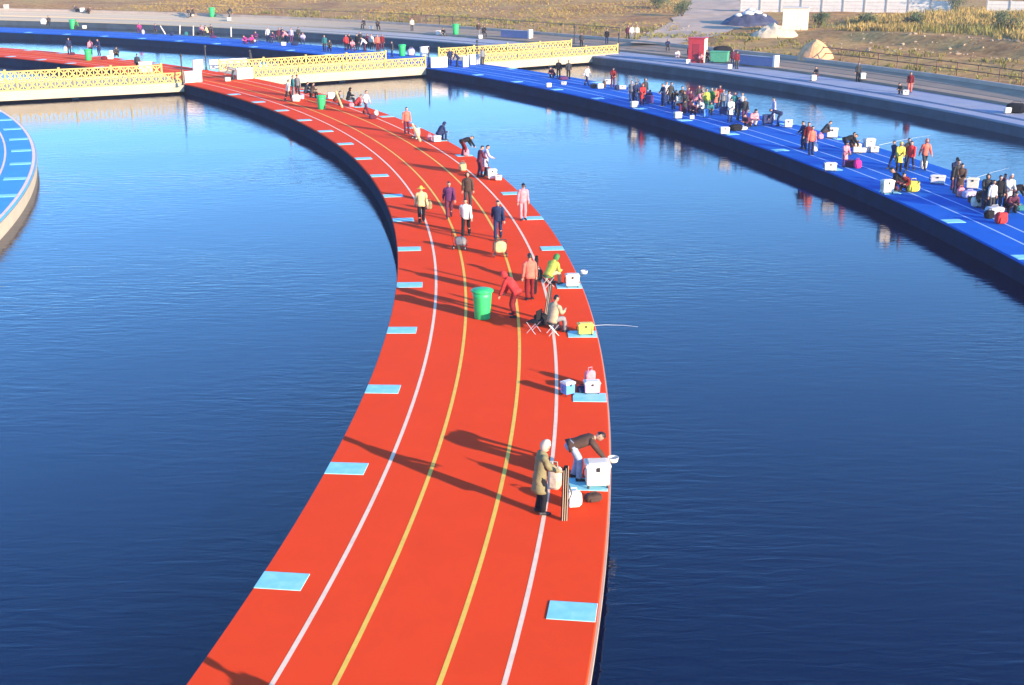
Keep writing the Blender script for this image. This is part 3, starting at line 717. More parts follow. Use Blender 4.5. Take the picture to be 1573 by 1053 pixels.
def box_meshes():
    bm = bmesh.new(); bbox(bm, (0, 0, 0.25), (0.52, 0.38, 0.36), bev=0.03, taper=1.04); body = from_bm('body', bm)
    bm = bmesh.new(); bbox(bm, (0, 0, 0.465), (0.58, 0.44, 0.075), bev=0.025); bbox(bm, (0, 0, 0.51), (0.44, 0.30, 0.03), bev=0.012); lid = from_bm('lid', bm)
    bm = bmesh.new(); tube(bm, [(0, 0, 0.0), (0, 0, 0.12)], [0.028, 0.02], 8); leg = from_bm('leg', bm)
    bm = bmesh.new(); bbox(bm, (0, -0.215, 0.41), (0.07, 0.03, 0.09), bev=0.008); latch = from_bm('latch', bm)
    bm = bmesh.new(); tube(bm, [(-0.28, 0, 0.38), (-0.32, 0, 0.33), (-0.32, 0, 0.22), (-0.28, 0, 0.18)], 0.014, 6); strap = from_bm('strap', bm)
    return body, lid, leg, latch, strap
BX = box_meshes(); M_WPL = mat('white_plastic', (0.74, 0.67, 0.58), 0.55, var=0.10, scale=3, dirt=(0.45, 0.38, 0.30), dscale=4, damt=0.5)
PL = {'white': M_WPL, 'yellow': mat('yellow_plastic', (0.75, 0.60, 0.10), 0.5, var=0.08), 'pink': mat('pink_plastic', (0.75, 0.42, 0.52), 0.5, var=0.08),
      'blue': mat('blue_plastic', (0.10, 0.30, 0.65), 0.5, var=0.08), 'navy': mat('navy_plastic', (0.02, 0.03, 0.11), 0.5, var=0.1), 'cream': mat('cream_plastic', (0.68, 0.60, 0.46), 0.6, var=0.08),
      'purple': mat('purple_plastic', (0.10, 0.04, 0.20), 0.5, var=0.1)}
def box(px, py, label, col='white', rz=0, sc=(1, 1, 1), group='tackle boxes', lid=None):
    root = empty('tackle_box', on(px, py), R(rz)); root.scale = sc; tag(root, label, 'box', group); m = PL[col]
    link('body', BX[0], m, root); link('lid', BX[1], PL[lid] if lid else m, root); link('latch', BX[3], M_DMET, root); link('strap', BX[4], M_DMET, root)
    for x in (-0.22, 0.22):
        for y in (-0.15, 0.15): link('leg', BX[2], M_DMET, root, (x, y, 0))
    return root
def bag_mesh(seed, w, d, h):
    bm = bmesh.new(); bmesh.ops.create_icosphere(bm, subdivisions=3, radius=1)
    for v in bm.verts:
        c = v.co.copy(); sq = lambda t: math.copysign(abs(t) ** 0.6, t); n = noise.noise(c * 2.2 + Vector((seed * 5.3, 0, 0)))
        v.co = Vector((sq(c.x) * w / 2, sq(c.y) * d / 2, (sq(c.z) * 0.5 + 0.5) * h)) * (1 + 0.10 * n); v.co.z = max(v.co.z, 0)
    return from_bm('body', bm, True)
BAGS = {}
def bag(px, py, label, col, w=0.45, d=0.3, h=0.4, rz=0, name='bag', seed=1, cat='bag'):
    k = (w, d, h, seed)
    if k not in BAGS:
        bm = bmesh.new(); tube(bm, [(-w * 0.22, 0, h * 0.92), (-w * 0.18, 0, h * 1.18), (w * 0.18, 0, h * 1.18), (w * 0.22, 0, h * 0.92)], 0.016, 6); hd = from_bm('handle', bm)
        bm = bmesh.new(); bbox(bm, (0, -d * 0.5, h * 0.36), (w * 0.6, d * 0.16, h * 0.45), bev=0.02); BAGS[k] = (bag_mesh(seed, w, d, h), hd, from_bm('pocket', bm))
    root = empty(name, on(px, py), R(rz)); tag(root, label, cat); me, hd, pk = BAGS[k]
    for nm, q in (('body', me), ('handle', hd), ('pocket', pk)):
        o = link(nm, q, None, root)
        if not q.materials: q.materials.append(fab(col))
        o.material_slots[0].link = 'OBJECT'; o.material_slots[0].material = fab(col)
    return root
def rod_bag(px, py, label, col='black', h=1.35, tx=0.0, ty=0.0, n=3):
    root = empty('rod_bag', on(px, py)); tag(root, label, 'rod bag'); root.rotation_euler = (R(ty), R(tx), 0)
    bm = bmesh.new(); tube(bm, [(0, 0, 0), (0, 0, 0.06), (0, 0, h * 0.9), (0, 0, h)], [0.05, 0.085, 0.075, 0.045], 10)
    for v in bm.verts: v.co.y *= 0.6
    link('sleeve', from_bm('sleeve', bm, True), fab(col), root)
    bm = bmesh.new(); tube(bm, [(0.08, 0, h * 0.35), (0.15, 0, h * 0.5), (0.08, 0, h * 0.65)], 0.014, 6); link('strap', from_bm('strap', bm), fab('charcoal'), root)
    for k in range(n):
        bm = bmesh.new(); tube(bm, [(-0.05 + 0.05 * k, -0.06, 0.02), (-0.05 + 0.05 * k, -0.06, h * (0.93 + 0.04 * k))], [0.012, 0.008], 6); link('rod_tube', from_bm('rod_tube', bm), mat('pale_cane', (0.45, 0.33, 0.22), 0.5), root)
def rod(px, py, label, vec, parent=None):
    p = on(px, py); root = empty('fishing_rod', p); tag(root, label, 'fishing rod', 'fishing rods'); v = Vector(vec)
    bm = bmesh.new(); tube(bm, [(0, 0, 0.35), v * 0.35 + Vector((0, 0, 0.38)), v * 0.7 + Vector((0, 0, 0.36)), v + Vector((0, 0, 0.30))], [0.010, 0.008, 0.005, 0.003], 6); link('blank', from_bm('blank', bm), mat('pale_rod', (0.6, 0.58, 0.55), 0.4), root)
    bm = bmesh.new(); tube(bm, [(0, 0, 0.35), v * 0.1 + Vector((0, 0, 0.36))], 0.018, 8); link('grip', from_bm('grip', bm), M_DMET, root)
    bm = bmesh.new(); tube(bm, [v * 0.08 + Vector((0, 0, 0.0)), v * 0.08 + Vector((0, 0, 0.33))], 0.012, 6); link('rest', from_bm('rest', bm), M_DMET, root)
def trolley(px, py, label, col, rz, w=0.55, d=0.40, h=0.45):
    p = on(px, py); root = empty('trolley', p, R(rz)); tag(root, label, 'trolley', 'hand trolleys')
    bm = bmesh.new()
    for x in (-0.22, 0.22): tube(bm, [(x, -0.24, 0.14), (x, 0.26, 0.14), (x, 0.55, 0.85)], 0.014, 6)
    for y in (-0.2, 0.05, 0.25): tube(bm, [(-0.22, y, 0.14), (0.22, y, 0.14)], 0.012, 6)
    link('frame', from_bm('frame', bm), M_DMET, root)
    bm = bmesh.new(); tube(bm, [(-0.22, 0.55, 0.85), (0.22, 0.55, 0.85)], 0.02, 8); link('handle', from_bm('handle', bm), M_DMET, root)
    for x in (-0.27, 0.27):
        bm = bmesh.new(); bmesh.ops.create_cone(bm, segments=16, radius1=0.10, radius2=0.10, depth=0.04, cap_ends=True)
        bmesh.ops.transform(bm, matrix=Matrix.Translation((x, 0.2, 0.10)) @ Matrix.Rotation(R(90), 4, 'Y'), verts=bm.verts); wh = link('wheel', from_bm('wheel', bm), M_SHOE, root)
        bm = bmesh.new(); bmesh.ops.create_cone(bm, segments=10, radius1=0.04, radius2=0.04, depth=0.055, cap_ends=True)
        bmesh.ops.transform(bm, matrix=Matrix.Translation((x, 0.2, 0.10)) @ Matrix.Rotation(R(90), 4, 'Y'), verts=bm.verts); link('hub', from_bm('hub', bm), M_WPL, wh)
    o = link('load', bag_mesh(px % 7, w, d, h), None, root, (0, 0, 0.16)); o.data.materials.append(fab(col))
    bm = bmesh.new(); tube(bm, [(-w * 0.53, 0, 0.2), (-w * 0.50, 0, 0.16 + h * 0.9), (0, 0, 0.17 + h * 1.03), (w * 0.50, 0, 0.16 + h * 0.9), (w * 0.53, 0, 0.2)], 0.016, 6); link('strap', from_bm('strap', bm), fab('charcoal'), root)
def stool(px, py, label, rz=0, col='charcoal', back=False):
    root = empty('folding_stool', on(px, py), R(rz)); tag(root, label, 'stool', 'folding stools')
    bm = bmesh.new(); bbox(bm, (0, 0, 0.40), (0.40, 0.36, 0.03), bev=0.01); link('seat', from_bm('seat', bm), fab(col), root)
    for x in (-0.19, 0.19):
        for s in (-1, 1):
            bm = bmesh.new(); tube(bm, [(x, 0.17 * s, 0.0), (x + 0.01 * s, -0.17 * s, 0.39)], 0.012, 6); link('leg', from_bm('leg', bm), mat('pale_metal', (0.6, 0.58, 0.54), 0.4, metal=0.5), root)
    if back:
        bm = bmesh.new(); bbox(bm, (0, -0.2, 0.66), (0.40, 0.03, 0.34), bev=0.01); link('backrest', from_bm('backrest', bm), fab(col), root)
def tray(px, py, label, rz=0, z=0.45):
    root = empty('bait_tray', on(px, py), R(rz)); root.scale = (0.72, 0.72, 1.0); tag(root, label, 'tray', 'bait trays')
    bm = bmesh.new(); lathe(bm, [(0.10, z), (0.16, z + 0.01), (0.19, z + 0.12), (0.175, z + 0.12), (0.15, z + 0.03), (0.02, z + 0.025)], 16); link('bowl', from_bm('bowl', bm, True), M_WPL, root)
    bm = bmesh.new(); tube(bm, [(0, 0, z), (-0.12, 0, z - 0.08), (-0.5, 0, z - 0.08)], 0.014, 6); link('arm', from_bm('arm', bm), M_DMET, root)
# ------------------------------------------------------------------ everything standing on the near red deck
RD, BD, BK = 'people on the red deck', 'people on the blue deck', 'people on the far bank'
person(829, 789, 'coat', -75, 'olive', 'black', 'hood', 'person in olive hooded coat and black trousers standing nearest the camera', RD, 1.04, 'beige')
person(886, 737, 'bend', -82, 'brown', 'jeans', 'hair', 'person in dark jacket and pale jeans bending over the large white box', RD, 1.04)
box(917, 747, 'large white tackle box on the light blue pad under the bending person', 'white', 4, (1.08, 1.15, 1.3))
tray(941, 738, 'white bait bowl held out over the water beside the bending person', 0, 0.5)
rod_bag(867, 800, 'upright black rod bag with pale cane tubes beside the person in the olive coat', 'black', 1.38, 1, 0, 3)
bag(880, 778, 'white carrier bag standing by the upright rod bag', 'white', 0.42, 0.34, 0.40, 10, 'carrier_bag', 2)
bag(911, 770, 'dark brown tackle bag lying right of the white carrier bag', 'brown', 0.42, 0.26, 0.20, 20, 'bag', 3)
bag(852, 752, 'beige folded rod holdall leaning in front of the person in the olive coat', 'beige', 0.34, 0.26, 0.62, -20, 'bag', 4)
box(872, 607, 'small blue tackle box with white lid left of the pink box', 'blue', 35, (0.62, 0.75, 0.85), lid='white')
box(909, 604, 'pink and white tackle box on a pad with a cloth on its lid', 'pink', 5, (0.85, 0.85, 0.75), lid='white')
bag(893, 603, 'navy pouch between the blue and the pink tackle boxes', 'navy', 0.26, 0.22, 0.2, 0, 'pouch', 5)
bag(906, 593, 'crumpled pink cloth bag behind the pink tackle box', 'pink', 0.34, 0.2, 0.5, 30, 'cloth_bag', 6)
person(848, 514, 'sit', -42, 'khaki', 'grey', 'hair', 'person in khaki jacket seated on a stool near the yellow box', RD, 1.03)
stool(849, 514, 'charcoal folding stool under the person in the khaki jacket', -80)
stool(820, 511, 'folding stool with pale crossed legs left of the khaki jacket', 60, 'black', True)
bag(831, 500, 'black tackle bag beside the folding stool with pale legs', 'black', 0.5, 0.34, 0.42, 30, 'bag', 7)
rod_bag(838, 492, 'slim dark rod bag leaning behind the person in khaki', 'charcoal', 1.3, 8, -10, 2)
box(899, 514, 'yellow tackle box on a light blue pad at the right edge', 'yellow', 6, (0.95, 0.85, 0.78))
rod(903, 516, 'thin pale fishing rod reaching out over the water from the yellow box', (1.7, 0.05, 0.0))
bin_(741, 489, 'large green litter bin in the middle of the red deck')
person(790, 487, 'stoop', 60, 'red', 'darkred', 'hood', 'stooping person in red coat beside the large green bin', RD, 1.05)
person(814, 461, 'stand', 20, 'coral', 'darkred', 'hair', 'person in coral jacket standing just behind the stooping person in red', RD, 1.0)
rod_bag(821, 452, 'black rod bag carried upright next to the coral jacket', 'black', 1.5, 3, 0, 0)
person(843, 440, 'hunch', -40, 'lime', 'khaki', 'hood', 'seated person in lime jacket with green hood near the right edge', RD, 1.02, 'green')
stool(842, 440, 'folding stool under the person in the lime jacket', -70, 'green')
box(879, 441, 'white tackle box on the pad right of the lime jacket', 'white', 3, (0.95, 0.95, 1.0))
tray(897, 438, 'white bait bowl over the water beside the lime jacket', 0, 0.45)
bag(828, 430, 'brown rucksack behind the person in the lime jacket', 'brown', 0.3, 0.26, 0.42, 0, 'rucksack', 8)
person(648, 344, 'walk', 8, 'tan', 'black', 'hat', 'person in tan jacket and pale hat walking on the left lane', RD, 1.02, 'yellow')
bag(659, 322, 'olive rucksack beyond the person in the tan jacket', 'olive', 0.32, 0.26, 0.42, 0, 'rucksack', 9)
person(690, 335, 'walk', 185, 'purple', 'maroon', 'hair', 'person in dark purple jacket walking left of the white jacket', RD, 1.02)
person(719, 320, 'stand', 175, 'brown', 'charcoal', 'hood', 'person in dark brown hooded jacket behind the white jacket', RD, 1.02)
person(716, 364, 'pull', 172, 'white', 'black', 'hair', 'person in white jacket pulling a trolley along the middle lane', RD, 1.02)
trolley(708, 383, 'trolley with a dull grey load in front of the white jacket', 'grey', 160, 0.5, 0.38, 0.38)
person(765, 368, 'pull', 178, 'navy', 'navy', 'hair', 'person in long navy coat behind the tan trolley', RD, 1.03)
trolley(768, 394, 'trolley loaded with a tan cloth sack before the navy coat', 'tan', 185, 0.55, 0.38, 0.5)
person(803, 338, 'stand', 200, 'pink', 'pink', 'cap', 'person in pink suit and black cap at the right edge', RD, 1.0, 'black')
person(737, 272, 'fiddle', -60, 'maroon', 'maroon', 'hair', 'person in maroon jacket standing left of the lavender coat', RD, 1.0)
person(746, 271, 'coat', -75, 'lavender', 'charcoal', 'hair', 'person in lavender coat standing beside the maroon jacket', RD, 1.0)
box(756, 276, 'white tackle box right of the lavender coat', 'white', 10, (0.9, 0.9, 1.15))
box(766, 278, 'small white box at the water edge past the lavender coat', 'white', -10, (0.6, 0.6, 0.6))
bag(711, 263, 'orange tan bag on the outer white line', 'tan', 0.42, 0.3, 0.5, 0, 'bag', 10)
person(713, 240, 'bend', -60, 'black', 'darkred', 'hair', 'bending person in black jacket and dark red trousers on the outer lane', RD, 1.0)
bag(716, 240, 'pink carrier bag at the feet of the bending black jacket', 'pink', 0.36, 0.3, 0.42, 0, 'carrier_bag', 11)
person(674, 217, 'hunch', -50, 'navy', 'navy', 'hood', 'person in navy coat hunched on a white box at the edge', RD, 1.05)
box(671, 219, 'white tackle box under the hunched navy coat', 'white', 20, (0.9, 0.9, 0.85))
bag(660, 216, 'small pale pink bag left of the hunched navy coat', 'pink', 0.34, 0.3, 0.4, 0, 'bag', 12)
person(625, 206, 'stand', 190, 'coral', 'maroon', 'hair', 'person in coral pink top and maroon trousers standing alone', RD, 1.03)
trolley(641, 214, 'trolley with white load right of the coral pink top', 'white', 120, 0.4, 0.34, 0.6)
rod_bag(646, 218, 'tan rod bag leaning on the trolley with the white load', 'tan', 1.3, -24, 0, 2)
person(562, 176, 'walk', -120, 'lightgrey', 'maroon', 'hair', 'person in pale jacket and maroon trousers pulling along the outer lane', RD, 1.03)
bag(573, 183, 'maroon bag trailing behind the pale jacket', 'maroon', 0.6, 0.34, 0.32, 20, 'bag', 13)
bag(578, 178, 'white carrier bag just beyond the maroon bag', 'white', 0.32, 0.28, 0.36, 0, 'carrier_bag', 14)
bin_(494, 168, 'green litter bin halfway up the far curve of the red deck')
box(509, 153, 'white tackle box right of the bin on the far curve', 'white', 15, (1.0, 0.9, 1.1))
person(515, 163, 'hunch', -60, 'brown', 'darkred', 'hair', 'person hunched right of the bin on the far curve', RD)
rod_bag(526, 166, 'pale rod bag leaning right of the hunched brown jacket', 'tan', 1.4, -20, 0, 2)
person(535, 162, 'sit', -70, 'black', 'charcoal', 'hood', 'seated person in black hooded jacket on the far curve', RD, 1.05)
bag(540, 165, 'pink bag in front of the seated black hooded jacket', 'pink', 0.4, 0.3, 0.34, 0, 'bag', 15)
person(549, 164, 'crouch', -60, 'red', 'darkred', 'hair', 'crouching person in red between the black hood and the pale jacket', RD, 0.95)
person(443, 156, 'walk', -40, 'cream', 'black', 'hair', 'person in cream jacket stepping among the group by the middle footbridge', RD)
person(450, 149, 'stand', -70, 'teal', 'grey', 'hair', 'person in dark teal jacket within the group by the middle footbridge', RD)
person(458, 148, 'stand', 160, 'grey', 'charcoal', 'cap', 'person in grey jacket and dark cap within the group by the middle footbridge', RD, 1.02, 'black')
bag(455, 157, 'large cream sack in front of the group by the middle footbridge', 'cream', 0.7, 0.5, 0.6, 0, 'sack', 16)
person(470, 151, 'sit', -60, 'charcoal', 'charcoal', 'hair', 'left of two dark seated people at the near edge by the middle footbridge', RD)
person(479, 152, 'sit', -50, 'brown', 'black', 'hair', 'right of two dark seated people at the near edge by the middle footbridge', RD)
bag(464, 153, 'lavender bag between the cream sack and the dark seated people', 'lavender', 0.36, 0.3, 0.4, 0, 'bag', 17)
person(358, 123, 'bend', 100, 'grey', 'charcoal', 'hair', 'bending person in grey at the red deck crossing', RD, 1.05)
box(350, 126, 'cream box at the feet of the bending person in grey', 'cream', 20, (0.9, 0.9, 0.8))
person(386, 104, 'stand', 90, 'charcoal', 'black', 'hood', 'dark hooded person standing on the middle footbridge', RD)
person(212, 111, 'stand', 0, 'charcoal', 'black', 'hair', 'dark clad person standing on the leftmost footbridge', RD)
q = Vector((-0.55, 16.9, 0))
o = person(786, 900, 'stand', 60, 'navy', 'black', 'cap', 'person just below the bottom edge of the photo, seen only by a long shadow', RD, 1.02); o.location = q
# the red deck beyond the footbridge
person(107, 84, 'stand', 200, 'navy', 'black', 'hair', 'person in navy standing left of the bin on the far red deck', RD, 1.05)
bag(101, 79, 'white bag left of the navy person on the far red deck', 'white', 0.4, 0.3, 0.5, 0, 'bag', 18)
bag(112, 85, 'maroon bag right of the navy person on the far red deck', 'maroon', 0.5, 0.3, 0.32, 0, 'bag', 19)
bin_(136, 93, 'green litter bin on the far red deck behind the leftmost footbridge', 1.1)
person(140, 85, 'stand', 30, 'pink', 'charcoal', 'hair', 'person in pink behind the bin on the far red deck', RD)
person(153, 86, 'coat', 150, 'navy', 'navy', 'hair', 'person in long navy coat right of the bin on the far red deck', RD, 1.06)
bag(160, 92, 'dark red bag at the feet of the long navy coat', 'darkred', 0.6, 0.3, 0.4, 0, 'bag', 20)
box(170, 92, 'pale tackle box right of the long navy coat', 'cream', 0, (1.1, 0.9, 0.9))
person(179, 88, 'crouch', 200, 'charcoal', 'black', 'hair', 'crouching dark person on the far red deck', RD, 1.2)
box(172, 85, 'white box behind the crouching dark person', 'white', 0, (0.9, 0.8, 1.0))
# ------------------------------------------------------------------ far blue deck, left of the middle footbridge
person(76, 40, 'sit', 180, 'charcoal', 'black', 'hair', 'seated dark person at the far left of the blue deck', BD, 1.15)
bag(67, 38, 'large white sack beside the seated dark person at far left', 'white', 0.9, 0.6, 0.8, 0, 'sack', 21)
bin_(112, 45, 'green litter bin at the far left of the blue deck', 1.25)
person(120, 45, 'sit', 120, 'green', 'charcoal', 'hair', 'person in dark green sitting beside the far left bin', BD)
box(130, 45, 'white tackle box right of the far left bin', 'white', 0, (1.0, 0.9, 1.0))
person(215, 51, 'sit', 180, 'magenta', 'purple', 'hair', 'seated person in magenta on the far blue deck, nearest the bin', BD, 1.05)
bag(220, 53, 'lavender bag right of the seated magenta person', 'lavender', 0.4, 0.3, 0.6, 0, 'bag', 22)
for k, (x, y, t, n) in enumerate(((254, 53, -28, 'leftmost'), (276, 54, 6, 'second'), (297, 55, 4, 'third'), (355, 57, 3, 'rightmost'))):
    rod_bag(x, y, n + ' of the white rod bags standing along the far blue deck', 'white', 1.3, t, 0, 0)
for k, (x, c, lb) in enumerate(((264, 'navy', 'navy bag between the leftmost white rod bags on the far blue deck'), (286, 'teal', 'teal bag between the middle white rod bags on the far blue deck'), (303, 'charcoal', 'charcoal bag just right of the third white rod bag'))):
    bag(x, 55, lb, c, 0.5, 0.35, 0.5, 0, 'bag', 23 + k)
person(319, 56, 'sit', 90, 'tan', 'charcoal', 'hair', 'seated person in tan among the far blue deck gear', BD, 1.1)
person(324, 55, 'sit', 200, 'charcoal', 'maroon', 'hair', 'seated person in charcoal right of the tan jacket', BD, 1.15)
bag(328, 59, 'purple bag lying in front of the charcoal and tan seated people', 'purple', 0.8, 0.4, 0.35, 0, 'bag', 26)
person(378, 68, 'crouch', 150, 'magenta', 'purple', 'hair', 'left crouching person in magenta on the far blue deck', BD, 1.15)
person(386, 68, 'crouch', 210, 'magenta', 'maroon', 'hood', 'right crouching person in magenta with hood on the far blue deck', BD, 1.15)
box(392, 65, 'white tackle box right of the magenta pair', 'white', 0, (0.8, 0.8, 0.8))
for x, y, ps, f, j, t, lb in ((412, 65, 'stand', 170, 'white', 'navy', 'person in white standing left in the group behind the middle footbridge'), (421, 66, 'sit', 150, 'purple', 'navy', 'seated person in purple in the group behind the middle footbridge'),
        (429, 66, 'stand', 200, 'maroon', 'charcoal', 'person in maroon standing in the group behind the middle footbridge'), (440, 66, 'stoop', 120, 'pink', 'navy', 'stooping person in pink in the group behind the middle footbridge'),
        (448, 66, 'stand', 160, 'lavender', 'purple', 'person in lavender standing in the group behind the middle footbridge'), (459, 65, 'coat', 190, 'charcoal', 'black', 'person in long charcoal coat at the right of the group behind the middle footbridge'),
        (499, 79, 'stand', 170, 'teal', 'charcoal', 'person in teal standing behind the middle footbridge railing'), (507, 80, 'sit', 180, 'charcoal', 'black', 'dark seated person right of the teal one behind the railing'),
        (532, 78, 'stand', 180, 'red', 'darkred', 'person in red standing left in the crowd behind the railing'), (541, 79, 'sit', 200, 'pink', 'maroon', 'seated person in pink in the crowd behind the railing'),
        (549, 77, 'stand', 150, 'black', 'black', 'person in black standing in the crowd behind the railing'), (554, 73, 'stand', 160, 'charcoal', 'navy', 'person in charcoal standing tall in the crowd behind the railing'),
        (561, 79, 'stoop', 90, 'white', 'maroon', 'stooping person in white in the crowd behind the railing'), (571, 77, 'stand', 170, 'cream', 'brown', 'person in cream standing right in the crowd behind the railing'),
        (580, 78, 'stand', 180, 'coral', 'darkred', 'person in coral standing right in the crowd behind the railing'), (587, 77, 'stand', 200, 'darkred', 'maroon', 'person in dark red standing furthest right in the crowd behind the railing')):
    person(x, y, ps, f, j, t, 'hair', lb, BD, 1.05)
box(436, 71, 'pale blue white box in front of the group behind the middle footbridge', 'white', 0, (1.0, 0.9, 0.9))
bag(453, 70, 'navy bag in front of the long charcoal coat', 'navy', 0.9, 0.5, 0.4, 0, 'bag', 27)
bin_(618, 86, 'green litter bin at the end of the middle footbridge', 1.15)
person(603, 88, 'stand', 100, 'charcoal', 'navy', 'hair', 'dark person standing just left of the bin at the footbridge end', BD, 0.98)
bag(632, 86, 'lavender grey sack right of the bin at the footbridge end', 'lavender', 0.9, 0.6, 0.8, 0, 'sack', 28)
# people at the near end of the blue deck
person(691, 101, 'stand', 180, 'navy', 'navy', 'hair', 'left of two navy clad people at the end of the blue deck', BD, 0.98)
person(703, 103, 'stoop', 90, 'navy', 'navy', 'hair', 'right of two navy clad people at the end of the blue deck', BD)
person(741, 100, 'stand', 200, 'grey', 'charcoal', 'hair', 'person in grey beside the white parapet block at the right footbridge', BD, 0.98)
# ------------------------------------------------------------------ blue deck, right of the footbridge
L = [(849, 120, 'crouch', 140, 'maroon', 'navy', 'hair', 'crouching dark person left of two standing figures on the blue deck', 1.1),
     (858, 121, 'stand', 170, 'black', 'black', 'hair', 'left of two slim black figures standing on the blue deck', 1.0),
     (873, 122, 'stand', 190, 'charcoal', 'black', 'hair', 'right of two slim black figures standing on the blue deck', 1.0),
     (901, 132, 'walk', -130, 'white', 'navy', 'hair', 'person in white jacket striding along the blue deck', 1.02),
     (941, 135, 'fiddle', 185, 'darkred', 'maroon', 'hair', 'person in dark red standing alone with hands raised on blue deck', 1.02),
     (975, 160, 'coat', 200, 'navy', 'black', 'hair', 'person in navy coat at the left of the first blue deck cluster', 1.0),
     (980, 155, 'stand', 150, 'lightgrey', 'charcoal', 'hair', 'person in light grey within the first blue deck cluster', 1.0),
     (986, 162, 'coat', 190, 'red', 'darkred', 'hood', 'person in long red coat in the first blue deck cluster', 0.96),
     (990, 156, 'stand', 210, 'charcoal', 'navy', 'hood', 'person in charcoal hood behind the long red coat', 1.05),
     (1019, 163, 'coat', 120, 'navy', 'navy', 'hair', 'person in dark navy coat left of the white fronted jacket', 1.0),
     (1023, 160, 'stand', 175, 'white', 'charcoal', 'hair', 'person with white fronted jacket in the second blue deck cluster', 1.0),
     (1029, 162, 'walk', -140, 'charcoal', 'charcoal', 'hair', 'person in charcoal striding right in the second blue deck cluster', 1.05),
     (1041, 172, 'sit', -150, 'cream', 'darkred', 'hair', 'seated person in cream jacket above the white bucket box', 1.15),
     (1051, 176, 'coat', 160, 'charcoal', 'maroon', 'hood', 'person in charcoal hooded coat beside the seated cream jacket', 1.0),
     (1060, 174, 'coat', 170, 'maroon', 'maroon', 'hair', 'person in maroon coat right of the charcoal hooded coat', 0.98),
     (1069, 172, 'stoop', -100, 'pink', 'navy', 'hair', 'stooping person in pale pink in the middle of the blue deck crowd', 1.0),
     (1077, 174, 'crouch', 150, 'white', 'navy', 'hair', 'crouching person in white right of the maroon coat', 1.1),
     (1084, 172, 'stand', 190, 'lime', 'green', 'hair', 'person in lime green top in the blue deck crowd', 1.0),
     (1092, 170, 'stand', 170, 'green', 'teal', 'hair', 'person in dark green right of the lime green top', 1.0),
     (1098, 168, 'coat', 180, 'coral', 'navy', 'hair', 'person in bright coral coat in the blue deck crowd', 0.96),
     (1104, 166, 'stand', 200, 'darkred', 'black', 'hair', 'person in dark red behind the bright coral coat', 1.0),
     (1121, 188, 'coat', 185, 'white', 'navy', 'hair', 'person in long white coat standing in front of the crowd', 1.0),
     (1119, 176, 'lift', 150, 'lightgrey', 'charcoal', 'cap', 'person in light grey with raised arm behind the white coat', 1.0),
     (1133, 186, 'walk', 200, 'navy', 'charcoal', 'hair', 'left of two dark walkers right of the long white coat', 1.0),
     (1143, 187, 'walk', 170, 'charcoal', 'maroon', 'hair', 'right of two dark walkers right of the long white coat', 1.0),
     (1155, 194, 'crouch', -160, 'pink', 'white', 'hair', 'crouching person in pale pink right of the dark walkers', 1.3),
     (1149, 196, 'crouch', 120, 'maroon', 'black', 'hair', 'crouching dark maroon person by the pale pink one', 1.0),
     (1195, 194, 'bend', 70, 'navy', 'navy', 'hair', 'person in navy bending between the crowd and the white box', 1.0),
     (1188, 186, 'stand', 100, 'lavender', 'lavender', 'hair', 'person in pale lavender behind the navy bending one', 0.95),
     (1234, 229, 'coat', 110, 'navy', 'navy', 'hair', 'person in dark navy coat left of the coral jacket', 1.0),
     (1245, 238, 'stand', 195, 'coral', 'navy', 'hair', 'person in coral jacket and dark trousers in the middle of the blue deck', 1.0),
     (1264, 213, 'hunch', -80, 'charcoal', 'brown', 'hair', 'hunched dark angler left of a white box on the far edge', 1.0),
     (1300, 238, 'bend', -75, 'black', 'navy', 'hair', 'person in black bending behind the pink coat', 1.05),
     (1297, 257, 'coat', 200, 'pink', 'purple', 'hair', 'person in bright pink coat standing by the near white box', 0.85),
     (1306, 236, 'sit', -70, 'brown', 'maroon', 'hair', 'seated person in brown right of the black bending one', 1.0),
     (1380, 264, 'coat', 180, 'yellow', 'black', 'hood', 'person in yellow hooded coat', 0.98),
     (1372, 260, 'walk', 120, 'navy', 'navy', 'hair', 'person in navy just behind the yellow coat', 0.95),
     (1398, 263, 'walk', 140, 'red', 'navy', 'hair', 'person in red walking between the yellow and coral coats', 1.0),
     (1419, 261, 'walk', -170, 'coral', 'charcoal', 'hood', 'person in coral coat with legs apart on the far lane', 1.03),
     (1381, 294, 'crouch', 80, 'black', 'maroon', 'hair', 'crouching dark angler between a white box and a yellow bag', 1.3),
     (1389, 294, 'crouch', 150, 'darkred', 'brown', 'hair', 'crouching person in dark red left of the yellow bag', 1.1),
     (1464, 292, 'coat', 190, 'navy', 'maroon', 'cap', 'person in navy and cap left of the dark rust coat', 1.0),
     (1473, 302, 'coat', 170, 'brown', 'maroon', 'hair', 'person in dark rust coat carrying a pink bag', 1.0),
     (1513, 322, 'coat', 160, 'charcoal', 'navy', 'hood', 'person in charcoal coat in the cluster at right', 1.02),
     (1521, 326, 'stand', 200, 'lightgrey', 'charcoal', 'hair', 'person in light grey right of the charcoal coat at right', 0.9),
     (1538, 320, 'coat', 170, 'maroon', 'brown', 'hair', 'person in maroon coat in the cluster at right', 1.0),
     (1546, 322, 'coat', 190, 'lightgrey', 'maroon', 'hood', 'person in pale hooded coat in the cluster at right', 1.02),
     (1556, 320, 'bend', -80, 'black', 'maroon', 'hair', 'person in black bending at the right end of the blue deck', 1.03)]
for x, y, ps, f, j, t, hd, lb, sc in L: person(x, y, ps, f, j, t, hd, lb, BD, sc, 'black' if hd == 'cap' else None)
